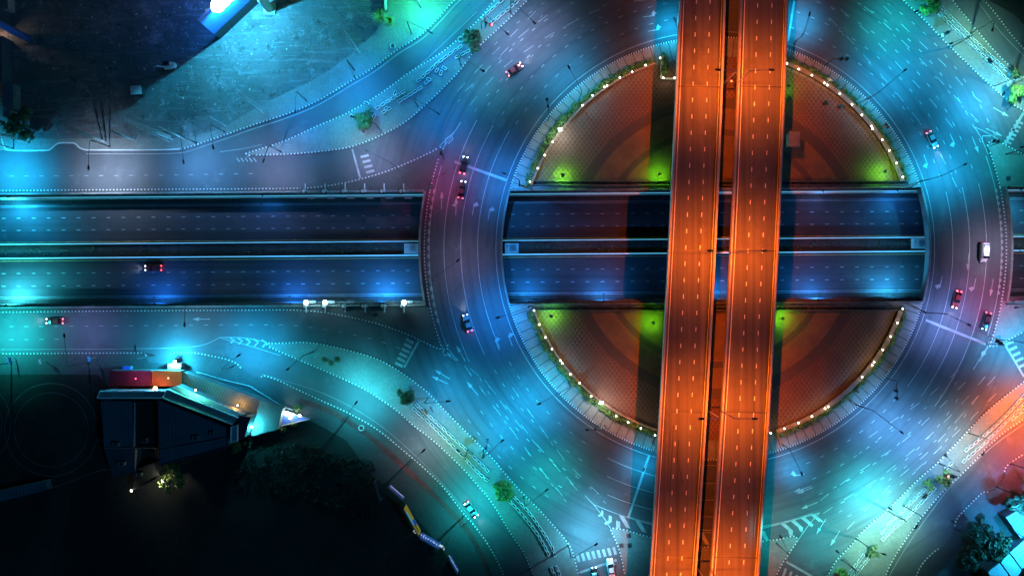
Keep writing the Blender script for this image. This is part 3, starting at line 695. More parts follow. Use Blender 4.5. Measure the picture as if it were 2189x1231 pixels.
for k, y in enumerate((-190, 168, 531, 868, 1206)):
    for di, (px, sgn) in enumerate((((DECKS[0][1](y) + 2), -1), ((DECKS[1][0](y) - 2), 1))):
        base = P(px, y + 10, ZD)
        t = thing("flyover_lamp", f"orange flyover street lamp on the {'left' if di == 0 else 'right'} deck's inner parapet, {ORD[k]} from the top", "street lamp", base, 0, "sodium lamps on the flyover parapets")
        b = MB(); b.tube([(0, 0, -.4), (0, 0, HL - .6), (sgn * .8, 0, HL), (sgn * 4.2, 0, HL + .4)], 0.13, 0.07, 6); link("pole", b.mesh("pole", [M['metal']]), t)
        hd = MB(); hd.box((sgn * 4.7, 0, HL + .42), (1.3, .5, .22)); ho = link("lamp_head", hd.mesh("lamp_head", [M['metal_dark']]), t)
        g = MB(); g.box((sgn * 4.7, 0, HL + .28), (.9, .34, .06)); link("lens", g.mesh("lens", [M['sodium']]), ho)
        spot("bulb", (sgn * 4.7, 0, HL + .2), SOD, 39000, 138, 0.6, 0.12, t)

# ------------------------------------------------------------------ street lamps
CYN = (0.015, 0.50, 0.98); AZ = (0.015, 0.28, 1.0); TE = (0.02, 0.75, 0.80); VI = (0.42, 0.36, 1.0); WH = (0.6, 0.8, 1.0); GN = (0.12, 1.0, 0.50); ORC = (1.0, 0.26, 0.04); MG = (1.0, 0.08, 0.35); SK = (0.12, 0.45, 1.0)
KP = 3400.0
def street_lamp(bx, by, hx, hy, col, L, label, h=11.0, z0=0.14, angle=137, blend=1.0, group="street lamps round the roundabout", hscale=1.0):
    base = P(bx, by, 0); base.z = z0
    tip = P(hx, hy, 0); d = tip - base; d.z = 0        # the lens hangs over this point of the ground
    r = d.length; ang = math.atan2(d.y, d.x); r = max(r, 0.8)
    t = thing("street_lamp", label, "street lamp", base, ang, group)
    b = MB(); b.tube([(0, 0, 0), (0, 0, h * .55), (0, 0, h - 1.2), (.35, 0, h - .5), (r * .5, 0, h - .1), (max(r - .5, .4), 0, h)], 0.12, 0.05, 7); b.tube([(0, 0, 0), (0, 0, .5)], .22, .2, 8)
    link("pole", b.mesh("pole", [M['metal_dark']]), t)
    hd = cached("lamp_head_mesh", lambda q: q.box((0, 0, 0), (1.0, .42, .2)), [M['metal_dark']]); ho = link("lamp_head", hd, t, (r, 0, h))
    ln = cached("lens_mesh", lambda q: q.box((0, 0, -.13), (.7, .3, .06)), [glow("led_lamp_glow", (0.7, 0.95, 1.0), 8)]); link("lens", ln, ho)
    spot("bulb", (r, 0, h - .3), col, KP * L * h * h / 1.0 / 10, angle, blend, 0.2, t)
    return t
INNER = [(1448, 98, 1432, 60, CYN, 1.5), (1237, 215, 1210, 168, CYN, .62), (1110, 396, 1078, 383, AZ, .85), (1130, 655, 1066, 675, AZ, 1.0), (1215, 815, 1150, 850, CYN, 1.15), (1395, 945, 1368, 992, CYN, .85),
         (1672, 950, 1695, 1000, CYN, 1.0), (1830, 865, 1885, 908, SK, 1.15), (1978, 668, 2022, 690, (.2, .36, 1), .8), (1968, 388, 2014, 365, CYN, 1.45), (1835, 222, 1892, 174, CYN, .95), (1700, 90, 1712, 48, CYN, 1.25)]
WHERE = ["beside the left deck near the top edge", "in the roundabout's upper-left hedge", "at the upper-left corner of the open underpass", "at the lower-left corner of the open underpass", "in the roundabout's lower-left sidewalk curve", "beside the left deck under the lower sidewalk",
         "beside the right deck under the lower sidewalk", "in the roundabout's lower-right sidewalk curve", "at the lower-right corner of the open underpass", "at the upper-right corner of the open underpass", "in the roundabout's upper-right sidewalk curve", "beside the right deck near the top edge"]
for q, wh in zip(INNER, WHERE): street_lamp(*q, f"dark curved-arm street lamp {wh}", h=6.4 if 'deck' in wh else 11.0)
OUTER = [(1038, 58, 1085, 100, (.3, .5, 1), .35, "at the top end of the upper-left median"), (985, 140, 1035, 175, (.05, .5, .85), .45, "in the middle of the upper-left median"), (893, 228, 945, 262, AZ, .6, "low on the upper-left median beside the planters"), (815, 281, 770, 268, TE, .25, "by the shrubs on the upper-left median"),
         (757, 150, 775, 188, AZ, .8, "on the dirt lot's pavement beside the long blue road"), (655, 215, 655, 258, AZ, .55, "on the dirt lot's pavement left of the tiled corner"), (880, 72, 930, 98, AZ, .8, "on the dirt lot's pavement below the green lit yard"), (1000, -30, 1030, -10, CYN, .8, "where the dirt lot's kerb leaves the top edge"),
         (480, 282, 488, 330, (.05, .28, .6), .35, "at the bend of the dirt lot's kerb"),
         (30, 318, 30, 372, CYN, 1.9, "at the lot's lower-left corner by the upper frontage road"), (235, 314, 235, 372, (.5, .68, 1), .85, "below the leaning utility poles on the upper frontage road"), (420, 306, 428, 360, (.15, .45, 1), .7, "beside the lattice mast on the upper frontage road"), (600, 325, 590, 358, (.4, .48, .9), .45, "on the tail of the upper-left median"), (850, 362, 800, 338, (.5, .5, 1), .42, "on the upper-left wedge by its curved kerb"),
         (25, 775, 25, 712, TE, 1.4, "beside the first road sign left on the lower frontage road"), (190, 775, 186, 712, (.25, .3, .8), .3, "with a bent arm beside the blue traffic signs"), (430, 650, 430, 690, (.3, .45, .7), .16, "on the lower-left wedge above the white arrow"), (330, 760, 330, 735, (.03, .3, .6), .3, "by the driveway left of the coloured canopy"),
         (500, 782, 540, 752, CYN, 1.35, "beside the coloured canopy's forecourt"), (745, 890, 778, 848, (.05, .75, .95), 1.15, "with shadowed pole by the red path's bend"), (880, 980, 915, 945, (.6, .8, .9), .35, "near the dark sign frames on the lower-left road"), (990, 1103, 1016, 1078, TE, .95, "by the yellow billboard on the lower-left road"), (670, 752, 640, 780, TE, .16, "on the lower-left median by the three tree pits"),
         (915, 850, 965, 845, CYN, .85, "at the upper bend of the lower-left median"), (1034, 962, 1075, 925, CYN, 1.1, "beside the signal post on the lower-left median"), (1120, 1060, 1165, 1025, TE, .8, "below the round tree on the lower-left median"), (1215, 1165, 1265, 1135, (.1, .65, 1), 1.5, "at the lower end of the lower-left median"), (1000, 960, 985, 945, GN, .22, "leaning over the planters of the lower-left median"),
         (1900, 1092, 1862, 1062, (.05, .8, .95), 1.7, "beside the long planter rows of the lower-right median"), (2008, 990, 1975, 955, SK, 1.0, "beside the leafy shrubs of the lower-right median"), (1800, 1195, 1755, 1150, TE, .65, "at the lower end of the lower-right median"), (2070, 925, 2050, 952, (.7, 1, .85), .5, "over the brightly lit planters of the lower-right median"), (1930, 1080, 1915, 1100, (.45, 1, .7), .6, "leaning over the lower planters of the lower-right median"), (1830, 1150, 1850, 1155, (.45, 1, .7), .45, "beside the black shrub on the lower-right median"),
         (2130, 725, 2172, 745, CYN, 1.4, "at the tip of the lower-right wedge"), (2200, 850, 2178, 872, (1, .17, .015), 1.25, "orange lit, by the right edge of the lower-right median"), (2205, 880, 2195, 930, (1, .14, .03), .9, "orange lit, across the road at the right edge"), (2160, 990, 2150, 975, (1, .1, .22), .45, "by the dotted kerb corner at lower right"),
         (2125, 185, 2092, 222, CYN, 1.65, "beside the upper-right median's square sign"), (2035, 100, 1985, 120, CYN, .7, "beside the green signal on the upper-right median"), (1965, 28, 1915, 55, TE, .8, "at the top of the upper-right median"), (2075, 72, 2070, 92, (.35, 1, .7), .42, "leaning over the planters of the upper-right median"), (2165, 180, 2160, 200, (.35, 1, .75), .55, "beside the lower bushes of the upper-right median"), (2150, 330, 2130, 330, TE, .3, "on the upper-right wedge by its rounded tip"),
         (2162, 560, 2118, 535, (.6, .55, .85), .35, "on the right bridge's outer kerb"), (925, 600, 985, 560, (.45, .35, .7), .22, "on the left bridge's outer kerb, lower"), (925, 400, 955, 385, MG, .2, "on the left bridge's outer kerb, upper"), (2150, 650, 2118, 655, (1, .1, .3), .35, "on the right bridge's outer kerb, lower"),  # magenta and red ones added to stand in for tail-light glow
         (1092, 30, 1140, 78, (.45, .55, 1), .45, "at the very top of the upper-left median"), (1660, 1160, 1640, 1120, TE, .35, "on the lower traffic median right of the flyover"),
         
         (2040, 1128, 1990, 1090, (.03, .2, .8), .3, "by the second dotted kerb corner at lower right"), (2130, 1040, 2150, 1080, (.03, .35, 1), .75, "in the blue lit yard at lower right")]
for q in OUTER:
    street_lamp(*q[:6], f"dark street lamp {q[6]}", group="street lamps along the outer roads")
# wall lamps that shine down into the underpass
for k, (x, y, col, L, wh) in enumerate([(15, 470, CYN, 2.6, "left end of the west underpass, upper carriageway"), (10, 600, (.05, .8, 1), 1.6, "left end of the west underpass, lower carriageway"), (330, 600, (.01, .16, .8), .55, "west underpass below the red lit car"), (560, 480, (.01, .16, .6), .4, "west underpass between the upper dashes"), (620, 600, (.01, .18, .9), .6, "west underpass above the frontage arrow"), (820, 590, AZ, 1.0, "west underpass beside the left bridge"),
                              (1130, 585, AZ, .5, "left part of the roundabout underpass"), (1290, 590, AZ, .45, "roundabout underpass left of the flyover"), (1540, 580, AZ, .4, "roundabout underpass between the flyover decks"), (1750, 590, AZ, .5, "roundabout underpass right of the flyover"), (1915, 575, (.03, .45, 1), .75, "right part of the roundabout underpass"), (1920, 462, AZ, .5, "upper right corner of the roundabout underpass"), (1760, 455, (.05, .2, .6), .25, "upper carriageway right of the flyover"), (2185, 500, CYN, .9, "east underpass beyond the right bridge")]):
    yb = LIPN(x) + 6 if y < 520 else LIPS(x) - 5
    base = P(x, yb, 0); base.z = -.6; tip = P(x, y, 0); d = tip.y - base.y
    t = thing("wall_lamp", f"small dark wall lamp over the {wh}", "wall lamp", base, 0, "wall lamps over the underpass")
    b = MB(); b.box((0, 0, .2), (.4, .4, .5)); b.tube([(0, 0, .3), (0, d * .15, .9), (0, d * .3, 1.0)], .06, .05, 6); link("bracket", b.mesh("bracket", [M['metal_dark']]), t)
    g = MB(); g.box((0, d * .3, .98), (.5, .25, .1)); link("lamp_head", g.mesh("lamp_head", [M['metal_dark']]), t)
    s = spot("bulb", (0, d * .3, .9), col, 2300 * L * 40 / 10 * (2.7 if y > 520 else 1.2), 165, .8, .2, t); s.rotation_euler = (math.atan2(d * .7, 7), 0, 0)
    s.data.energy *= 1.6

# ------------------------------------------------------------------ roundabout: curved walls, hedges, globe lamps, planters
QUADS = [("upper-left", 161, 108, 418, 415), ("upper-right", 71, 20, 423, 422), ("lower-left", 199, 252, 411, 408), ("lower-right", -72, -19, 417, 411)]
for nm, t0, t1, ra, rb in QUADS:
    w = [P(p.x, p.y).to_2d() for p in arc(RX, RY, ra - 2, rb - 2, t0, t1, 50)]
    ctr = w[25]
    t = thing("curved_wall", f"low brown curved brick wall carrying globe lamps, {nm} quarter of the plaza", "wall", (ctr.x, ctr.y, .15), 0, "curved walls of the plaza")
    pl = [p - Vector((ctr.x, ctr.y)) for p in w]
    b = MB(); b.wall(pl, .9 if "right" in nm else .35, 0, 1.0); link("wall_body", b.mesh("wall_body", [M['brick']]), t)
    b = MB(); b.wall(pl, 1.1 if "right" in nm else .5, 1.003, 1.12); link("coping", b.mesh("coping", [mat("coping_" + nm, (.20, .12, .08), .8, .3, .5, 3)]), t)
    hh = [P(p.x, p.y).to_2d() for p in arc(RX, RY, ra + 7, rb + 7, t0, t1, 150)]
    b = MB()
    for k, p in enumerate(hh):
        if random.random() < .12: continue
        for _ in range(2):
            b.leaves((p.x - ctr.x + random.uniform(-.7, .7), p.y - ctr.y + random.uniform(-.7, .7), .5), random.uniform(.5, .95), 26, .22)
    o = link("hedge", b.mesh("hedge", [M['hedge']]), None, (ctr.x, ctr.y, .15)); tag(o, f"clipped green hedge hugging the plaza's {nm} curved wall", "hedge", "hedges round the plaza")
GLOBES = {"upper-left": [(970, 365), (880, 410), (795, 452), (718, 488), (637, 537), (620, 547), (547, 600), (483, 662), (297, 890), (248, 973), (204, 1055), (155, 1140)],
          "upper-right": [(155, 400), (230, 435), (312, 473), (390, 522), (408, 535), (487, 588), (563, 656), (625, 722), (686, 792), (692, 808), (753, 877), (796, 944), (842, 1022), (881, 1110)],
          "lower-right": [(1115, 76), (1070, 193), (1015, 305), (950, 413), (878, 515), (862, 540), (780, 636), (500, 880), (475, 895), (367, 960), (256, 1013), (140, 1060), (28, 1097)],
          "lower-left": [(180, 772), (213, 860), (252, 940), (293, 1012), (345, 1085), (357, 1102), (408, 1170), (466, 1226), (538, 1309), (695, 1432), (770, 1472), (850, 1509), (938, 1552)]}
XF = {"upper-left": (1080, 0, 2.93), "upper-right": (1629, 0, 2.93), "lower-right": (1640, 640, 3.846), "lower-left": (1080, 400, 2.93)}
def globe_lamp(px, py, label, z0=1.27, power=120, group="globe lamps on the plaza walls"):
    base = P(px, py, z0 + .9); base.z = z0
    t = thing("globe_lamp", label, "lamp", base, 0, group)
    link("post", cached("globe_post_mesh", lambda q: (q.tube([(0, 0, 0), (0, 0, .72)], .07, .05, 6), q.box((0, 0, .06), (.3, .3, .12))), [M['metal_dark']]), t)
    link("globe", cached("globe_mesh", lambda q: q.ball((0, 0, .93), .21, 0, 10, 7), [M['globe']], True), t)
    l = bpy.data.lights.new("bulb", 'POINT'); l.energy = power; l.color = (1, .78, .42); l.shadow_soft_size = .28
    link("bulb", l, t, (0, 0, 1.35))
    return t
for nm, pts in GLOBES.items():
    ox, oy, sc = XF[nm]; way = "upper" if "upper" in nm else "lower"
    pts = sorted(pts, key=lambda q: q[0], reverse="right" in nm)
    for k, (x, y) in enumerate(pts):
        globe_lamp(ox + x / sc, oy + y / sc, f"{ordn(k)} white globe lamp up from the underpass on the {nm} curved wall" if way == "upper" else f"{ordn(k)} white globe lamp down from the underpass on the {nm} curved wall")
for x, y, wh in ((1418, 167, "left"), (1442, 167, "right")): globe_lamp(x, y, f"{wh} white globe lamp on the gate wall beside the left flyover deck", .9)
t = thing("gate_wall", "short grey entrance wall with corner beside the left flyover deck at top", "wall", P(1428, 150))
b = MB(); o0 = P(1428, 150); b.wall([P(*p).to_2d() - o0.to_2d() for p in ((1413, 124), (1412, 170), (1450, 171))], .45, .14, .95); link("wall_body", b.mesh("wall_body", [M['concrete']]), t)
b = MB(); b.wall([P(*p).to_2d() - o0.to_2d() for p in ((1413, 124), (1412, 170), (1450, 171))], .6, .953, 1.03); link("coping", b.mesh("coping", [M['parapet']]), t)
b = MB(); [b.leaves(P(1420 + random.uniform(-6, 6), 118 + q * 3, .9) - o0, .9, 60, .22) for q in range(14)]
o = link("shrub", b.mesh("shrub", [M['hedge']]), None, o0); tag(o, "bushy green shrub behind the gate wall by the left flyover deck", "shrub")
# chord planters along the underpass
for (y, x0, x1, nm) in ((391, 1130, 1940, "upper"), (660, 1135, 1930, "lower")):
    s_ = 1 if nm == "upper" else -1
    t = thing("planter_trough", f"long dark planter trough between the plaza and the {nm} underpass rim", "planter", P(1535, y))
    o0 = P(1535, y)
    b = MB(); b.wall([P(x0, y - 3 * s_).to_2d() - o0.to_2d(), P(x1, y - 3 * s_).to_2d() - o0.to_2d()], .3, .1, .9); b.wall([P(x0, y + 5 * s_).to_2d() - o0.to_2d(), P(x1, y + 5 * s_).to_2d() - o0.to_2d()], .3, .1, .7)
    link("trough_wall", b.mesh("trough_wall", [M['concrete_dark']]), t)
    b = MB()
    for k in range(260):
        x = x0 + (x1 - x0) * random.random(); b.leaves(P(x, y + s_ * random.uniform(-1, 4), .3) - o0, random.uniform(.25, .5), 14, .16)
    link("plants", b.mesh("plants", [M['leaf']]), t)
    b = MB(); b.box((0, -s_ * .1, .16), ((x1 - x0) * S, .9, .2)); link("soil", b.mesh("soil", [M['soil']]), t)
# green plaza lamps with black caps
for x, y, wh, L in ((1203, 374, "in the upper-left plaza corner", 2.0), (1411, 372, "beside the left deck above the underpass", 1.5), (1893, 366, "in the upper-right plaza corner", 2.0), (1686, 183, "beside the right deck at the top of the plaza", .6), (1178, 676, "in the lower-left plaza corner", 2.0), (1397, 690, "beside the left deck below the underpass", 1.3), (1674, 681, "beside the right deck below the underpass", 1.5)):
    base = P(x, y, 3.2); base.z = .16
    t = thing("garden_lamp", f"black-capped garden lamp throwing green light {wh}", "garden lamp", base, 0, "green garden lamps on the plaza")
    link("post", cached("garden_post", lambda q: (q.tube([(0, 0, 0), (0, 0, 3.0)], .07, .06, 6), q.box((0, 0, .05), (.4, .4, .1))), [M['metal_dark']]), t)
    link("cap", cached("garden_cap", lambda q: q.tube([(0, 0, 3.0), (0, 0, 3.18)], .45, .3, 12), [M['metal_dark']]), t)
    link("lens", cached("garden_lens", lambda q: q.tube([(0, 0, 2.86), (0, 0, 2.99)], .26, .26, 10), [glow("green_lamp_glow", (.2, 1, .1), 6)]), t)
    spot("bulb", (0, 0, 2.8), (0.17, 1.0, 0.015), 2900 * L, 168, .5, .1, t)
for x, y, wh in ((1687, 210, "below the green lamp beside the right deck"), (1765, 220, "left of the pair on the upper-right plaza"), (1797, 228, "right of the pair on the upper-right plaza")):
    base = P(x, y, .5); base.z = .165
    o = link("round_planter", cached("round_planter", lambda q: (q.tube([(0, 0, 0), (0, 0, .55)], .5, .58, 12)), [M['metal_dark']]), None, base)
    tag(o, f"small round black planter tub {wh}", "planter", "black tubs on the plaza")
# little hut by the right deck
t = thing("guard_hut", "small dark-roofed hut with a pale orange edge beside the right deck", "hut", P(1690, 302), R(0))
b = MB(); b.box((0, 0, 1.3), (2.4, 3.2, 2.6)); link("wall", b.mesh("wall", [M['concrete']]), t)
b = MB(); b.box((0, 0, 2.75), (2.9, 3.8, .3)); b.box((0, 0, 2.95), (2.4, 3.2, .15)); link("roof", b.mesh("roof", [M['roof_grey']]), t)
b = MB(); b.box((0, -1.62, 1.1), (.9, .06, 2.0)); link("door", b.mesh("door", [M['metal_dark']]), t)
# big floodlights on masts
def flood_mast(px, py, h, label, col, energy, tilt=(0, 0, 0), group="floodlights round the junction"):
    base = P(px, py, h); base.z = .1
    t = thing("floodlight", label, "floodlight", base, 0, group)
    b = MB(); b.tube([(0, 0, 0), (0, 0, h - .3)], .16, .1, 8); link("mast", b.mesh("mast", [M['metal']]), t)
    b = MB(); b.box((0, 0, h - .15), (.9, .8, .25)); link("housing", b.mesh("housing", [M['metal_dark']]), t)
    b = MB()
    for ix in (-.4, 0, .4):
        for iy in (-.3, .3): b.box((ix * .7, iy * .7, h + .02), (.2, .3, .1))
    link("lens", b.mesh("lens", [M['flood']]), t)
    l = bpy.data.lights.new("bulb", 'POINT'); l.energy = energy; l.color = col; l.shadow_soft_size = .5; link("bulb", l, t, (.5, -.9, h - .7))
flood_mast(1197, 277, 5, "glaring white floodlight on the upper-left curved wall", (.8, 1, 1), 2200)
flood_mast(1285, 860, 5, "glaring white floodlight on the lower-left curved wall", (.9, .97, 1), 2200)
# square light pits along the west underpass
for row, (y, xs, s_) in enumerate(((409.5, (651, 693, 735, 776, 817, 858), -1), (653.5, (653, 693, 735, 777, 818, 859), 1))):
    for k, x in enumerate(xs):
        lit = row == 1 and k in (0, 1, 5)
        t = thing("light_column", f"{ordn(k)} square light column from the left on the west underpass's {'upper' if row == 0 else 'lower'} rim" if not lit else f"{ordn(k)} light column on the lower rim, floodlight glaring cyan white", "light column", P(x, y) + Vector((0, 0, .14)), 0, "light columns beside the west underpass")
        link("plinth", cached("pit_plinth", lambda q: (q.box((0, 0, .35), (1.5, 1.5, .7)),), [M['metal_dark']]), t)
        link("hexagon_cap", cached("pit_hex", lambda q: q.tube([(0, 0, .7), (0, 0, 1.2)], .5, .36, 6), [M['concrete']]), t)
        link("post", cached("pit_post%d" % row, lambda q: (q.box((1.0, 0, 1.6), (.22, .3, 3.2)), q.box((1.0, -s_ * .5, 3.25), (.26, 2.2, .16))), [M['white']]), t)
        link("fin", cached("pit_fin%d" % row, lambda q: (q.box((1.9, -1.6 if row == 0 else 1.0, .7), (1.9, .7, .08), rx=R(12)), q.box((1.9, -1.6 if row == 0 else 1.0, .62), (.1, .9, .2))), [M['metal']]), t)
        if lit:
            o = link("floodlight", cached("pit_flood", lambda q: q.box((1.0, .9, 3.1), (.9, .5, .5)), [M['metal_dark']]), t)
            link("lens", cached("pit_lens", lambda q: q.ball((1.0, .9, 3.45), .55, 0, 12, 8, .6), [M['flood']], True), o)
            l = bpy.data.lights.new("bulb", 'POINT'); l.energy = 1800; l.color = (.25, .8, 1); l.shadow_soft_size = .4; link("bulb", l, t, (1.0, 1.9, 3.9))

# ------------------------------------------------------------------ planter boxes on the medians
def planter_mesh(q):
    L, W, hh = 1.2, .62, .62
    q.box((0, W / 2 - .05, hh / 2), (L, .1, hh), m=0); q.box((0, -W / 2 + .05, hh / 2), (L, .1, hh), m=0)
    q.box((L / 2 - .05, 0, hh / 2), (.1, W - .2, hh), m=0); q.box((-L / 2 + .05, 0, hh / 2), (.1, W - .2, hh), m=0)
    q.box((0, 0, hh * .3), (L - .2, W - .2, hh * .6), m=1)
PB = [M['white'], M['soil']]
def planter_row(pts, label_fn, period=12.6, skip=(), group="white planter boxes on the medians"):
    q = resample(catmull(pts, 8), period); n = 0
    for i in range(len(q) - 1):
        if i in skip: continue
        d = q[i + 1] - q[i]; c = P(q[i].x, q[i].y); c.z = .15
        o = link("planter_box", cached("planter_box_mesh", planter_mesh, PB), None, c, math.atan2(-d.y, d.x) + random.gauss(0, .03))
        tag(o, label_fn(n), "planter box", group); n += 1
ROWS = [([(1110, -28), (1074, 2), (1035, 37), (1022, 50)], "upper-left median's top outer row"), ([(997, 73), (984, 88)], None), ([(984, 102), (943, 131), (898, 171), (885, 180)], "upper-left median's middle outer row"), ([(862, 198), (837, 213), (812, 229), (790, 242)], "upper-left median's lower outer row"),
        ([(1130, -20), (1100, 10), (1068, 36), (1040, 60)], "upper-left median's top inner row"), ([(1000, 111), (970, 127), (962, 132)], "upper-left median's short inner row"), ([(898, 190), (868, 209), (842, 225)], "upper-left median's middle inner row"), ([(832, 234), (806, 249)], "upper-left median's last inner row"),
        ([(2008, 33), (2057, 81), (2099, 120.5), (2141, 163), (2163, 184)], "upper-right median's left row"), ([(2012, 19), (2057, 65.5), (2110, 116), (2152, 154), (2176, 178)], "upper-right median's right row"),
        ([(893, 866), (950, 917), (1018, 980), (1054, 1018)], "lower-left median's upper right row"), ([(1098, 1060), (1131, 1094), (1158, 1132), (1179, 1166), (1190, 1196)], "lower-left median's lower right row"),
        ([(886, 874), (919, 903), (984, 968), (1018, 1004), (1056, 1038)], "lower-left median's upper left row"), ([(1090, 1070), (1121, 1104), (1148, 1139), (1169, 1176), (1180, 1200)], "lower-left median's lower left row"), ([(1190, 1212), (1198, 1231), (1204, 1260)], "lower-left median's bottom right row"), ([(1180, 1215), (1186, 1231), (1190, 1260)], "lower-left median's bottom left row"),
        ([(2230, 805), (2189, 842), (2141, 893), (2100, 930), (2050, 972)], "lower-right median's top left row"), ([(2030, 990), (2004, 1014)], "lower-right median's middle left row"), ([(1972, 1046), (1929, 1088), (1895, 1119), (1872, 1150)], "lower-right median's lower left row"), ([(1842, 1186), (1820, 1217), (1802, 1250)], "lower-right median's bottom left row"),
        ([(2225, 830), (2189, 859), (2148, 900), (2107, 941), (2040, 1000)], "lower-right median's top right row"), ([(1994, 1044), (1965, 1075), (1936, 1104), (1900, 1136), (1872, 1166)], "lower-right median's lower right row"), ([(1856, 1190), (1834, 1217), (1815, 1250)], "lower-right median's bottom right row"), ([(2225, 850), (2189, 873), (2146, 908)], "lower-right median's short outer row")]
for pts, nm in ROWS:
    if nm is None: continue
    planter_row(pts, lambda n, nm=nm: f"{ordn(n)} white-rimmed planter box from the top of the {nm}")
for k, (x, y, a) in enumerate(((845, 200, 70), (934, 152, 60), (943, 157, 75), (912, 177, 40), (917, 171, -20), (950, 147, -30), (800, 250, 60), (826, 233, 40), (753, 250, -45), (784, 222, -25))):
    c = P(x, y); c.z = .15
    o = link("planter_box", cached("planter_box_mesh", planter_mesh, PB), None, c, R(a))
    tag(o, f"{ordn(k)} displaced planter box lying askew on the upper-left median", "planter box", "white planter boxes on the medians")

# ------------------------------------------------------------------ vehicles
PAINTS = {"black": (.012, .012, .014), "white": (.5, .5, .5), "silver": (.14, .145, .15), "grey": (.04, .042, .045), "red": (.14, .01, .01), "blue": (.03, .06, .18)}
def paint(c):
    k = "paint_" + c
    if k not in M:
        m, nt, bb = nmat("car_paint_" + c); bb.inputs["Base Color"].default_value = (*PAINTS[c], 1); bb.inputs["Roughness"].default_value = .28; bb.inputs["Coat Weight"].default_value = .5
        M[k] = m
    return M[k]
def loft(q, secs, m=0):          # secs: (x, half width bottom, half width top, z bottom, z top)
    rings = []
    for x, wb, wt, z0, z1 in secs:
        zm = z0 + (z1 - z0) * .55
        rings.append([(x, -wb, z0), (x, -wb * 1.02, zm), (x, -wt, z1 - .05), (x, -wt * .8, z1), (x, wt * .8, z1), (x, wt, z1 - .05), (x, wb * 1.02, zm), (x, wb, z0)])
    vs = [p for r_ in rings for p in r_]; n = 8
    fs = [(i * n + k, (i + 1) * n + k, (i + 1) * n + (k + 1) % n, i * n + (k + 1) % n) for i in range(len(rings) - 1) for k in range(n)]
    fs += [tuple(range(n)), tuple(range(len(vs) - 1, len(vs) - n - 1, -1))]
    q.add(vs, fs, m)
BODY = {"sedan": [(-2.25, .55, .5, .45, .75), (-2.15, .78, .7, .3, .92), (-1.6, .86, .78, .25, 1.0), (-.5, .88, .80, .25, .98), (.7, .88, .80, .25, .95), (1.6, .85, .74, .25, .82), (2.1, .76, .62, .3, .68), (2.25, .55, .45, .4, .58)],
        "pickup": [(-2.6, .80, .78, .4, .95), (-2.5, .88, .84, .35, 1.02), (-.8, .9, .85, .35, 1.05), (.8, .9, .84, .35, 1.08), (1.7, .88, .78, .35, 1.02), (2.4, .8, .66, .4, .88), (2.55, .6, .5, .45, .75)],
        "van": [(-2.4, .8, .74, .4, 1.6), (-2.3, .88, .8, .3, 1.9), (-1, .9, .82, .3, 2.0), (.8, .9, .8, .3, 1.95), (1.5, .88, .78, .3, 1.35), (2.2, .8, .66, .35, .9), (2.35, .6, .5, .45, .75)]}
CAB = {"sedan": (-1.75, -1.15, .05, .85, .93, 1.42), "pickup": (-.75, -.45, .35, 1.1, 1.02, 1.65), "van": (-2.0, -1.8, .9, 1.5, 1.93, 2.0)}
def cab(q, kind):
    a, b_, c, d, z0, z1 = CAB[kind]; wb, wt = .76, .60
    vs = [(a, -wb, z0), (d, -wb, z0), (d, wb, z0), (a, wb, z0), (b_, -wt, z1), (c, -wt, z1), (c, wt, z1), (b_, wt, z1)]
    q.add(vs, [(0, 1, 5, 4), (1, 2, 6, 5), (2, 3, 7, 6), (3, 0, 4, 7), (4, 5, 6, 7)])
def roofp(q, kind):
    a, b_, c, d, z0, z1 = CAB[kind]; q.box(((b_ + c) / 2, 0, z1 + .02), (c - b_ + .06, 1.2, .06))
def vehicle(px, py, ang, kind, colour, label, z=0.0, head=0.0, tail=True, beam=1.0, group=None):
    c = P(px, py, z); c.z = z + .02
    t = thing({"sedan": "car", "pickup": "pickup_truck", "van": "van"}[kind], label, {"sedan": "car", "pickup": "pickup", "van": "van"}[kind], c, R(ang), group)
    link("body", cached(f"{kind}_body_{colour}", lambda q: loft(q, BODY[kind]), [paint(colour)], True), t)
    link("windows", cached(f"{kind}_windows", lambda q: cab(q, kind), [M['glass']]), t)
    link("roof", cached(f"{kind}_roof_{colour}", lambda q: roofp(q, kind), [paint(colour)]), t)
    xf = BODY[kind][-2][0]; xr = BODY[kind][1][0]
    wh = cached("wheel_mesh", lambda q: (q.tube([(0, -.11, 0), (0, .11, 0)], .33, .33, 14)), [M['rubber']])
    rm = cached("rim_mesh", lambda q: q.tube([(0, -.125, 0), (0, .125, 0)], .2, .2, 10), [M['metal']])
    for sx in (1.4, -1.4):
        for sy in (.78, -.78):
            w = link("wheel", wh, t, (sx, sy, .33)); link("rim", rm, w)
    hl = cached("headlight_mesh", lambda q: q.ball((0, 0, 0), .15, 0, 8, 6, .6), [M['head']], True)
    tl = cached("taillight_mesh", lambda q: q.box((0, 0, 0), (.22, .36, .16)), [M['tail']])
    for sy in (.52, -.52):
        link("headlight", hl, t, (xf, sy, .68)); link("taillight", tl, t, (xr - .02, sy * 1.1, .86 if kind != "van" else 1.1))
        link("mirror", cached(f"mirror_{colour}", lambda q: q.box((0, 0, 0), (.16, .26, .14)), [paint(colour)]), t, (.75 if kind == "sedan" else 1.0, sy * 1.9, 1.0))
    if kind == "pickup": link("cargo_bed", cached("bed_mesh", lambda q: q.box((-1.65, 0, 1.06), (1.5, 1.4, .06)), [M['metal_dark']]), t)
    if beam:
        s = spot("headlight_beam", (xf + .1, 0, .75), (.8, .9, 1), 1300 * beam, 70, .6, .3, t, (0, R(-80), 0)); s.rotation_euler = (0, R(-83), 0); s.rotation_euler = (R(83), 0, R(-90))
    l = bpy.data.lights.new("tail_glow", 'POINT'); l.energy = 14; l.color = (1, .02, .05); l.shadow_soft_size = .1; link("tail_glow", l, t, (xr - .5, 0, .8))
    return t
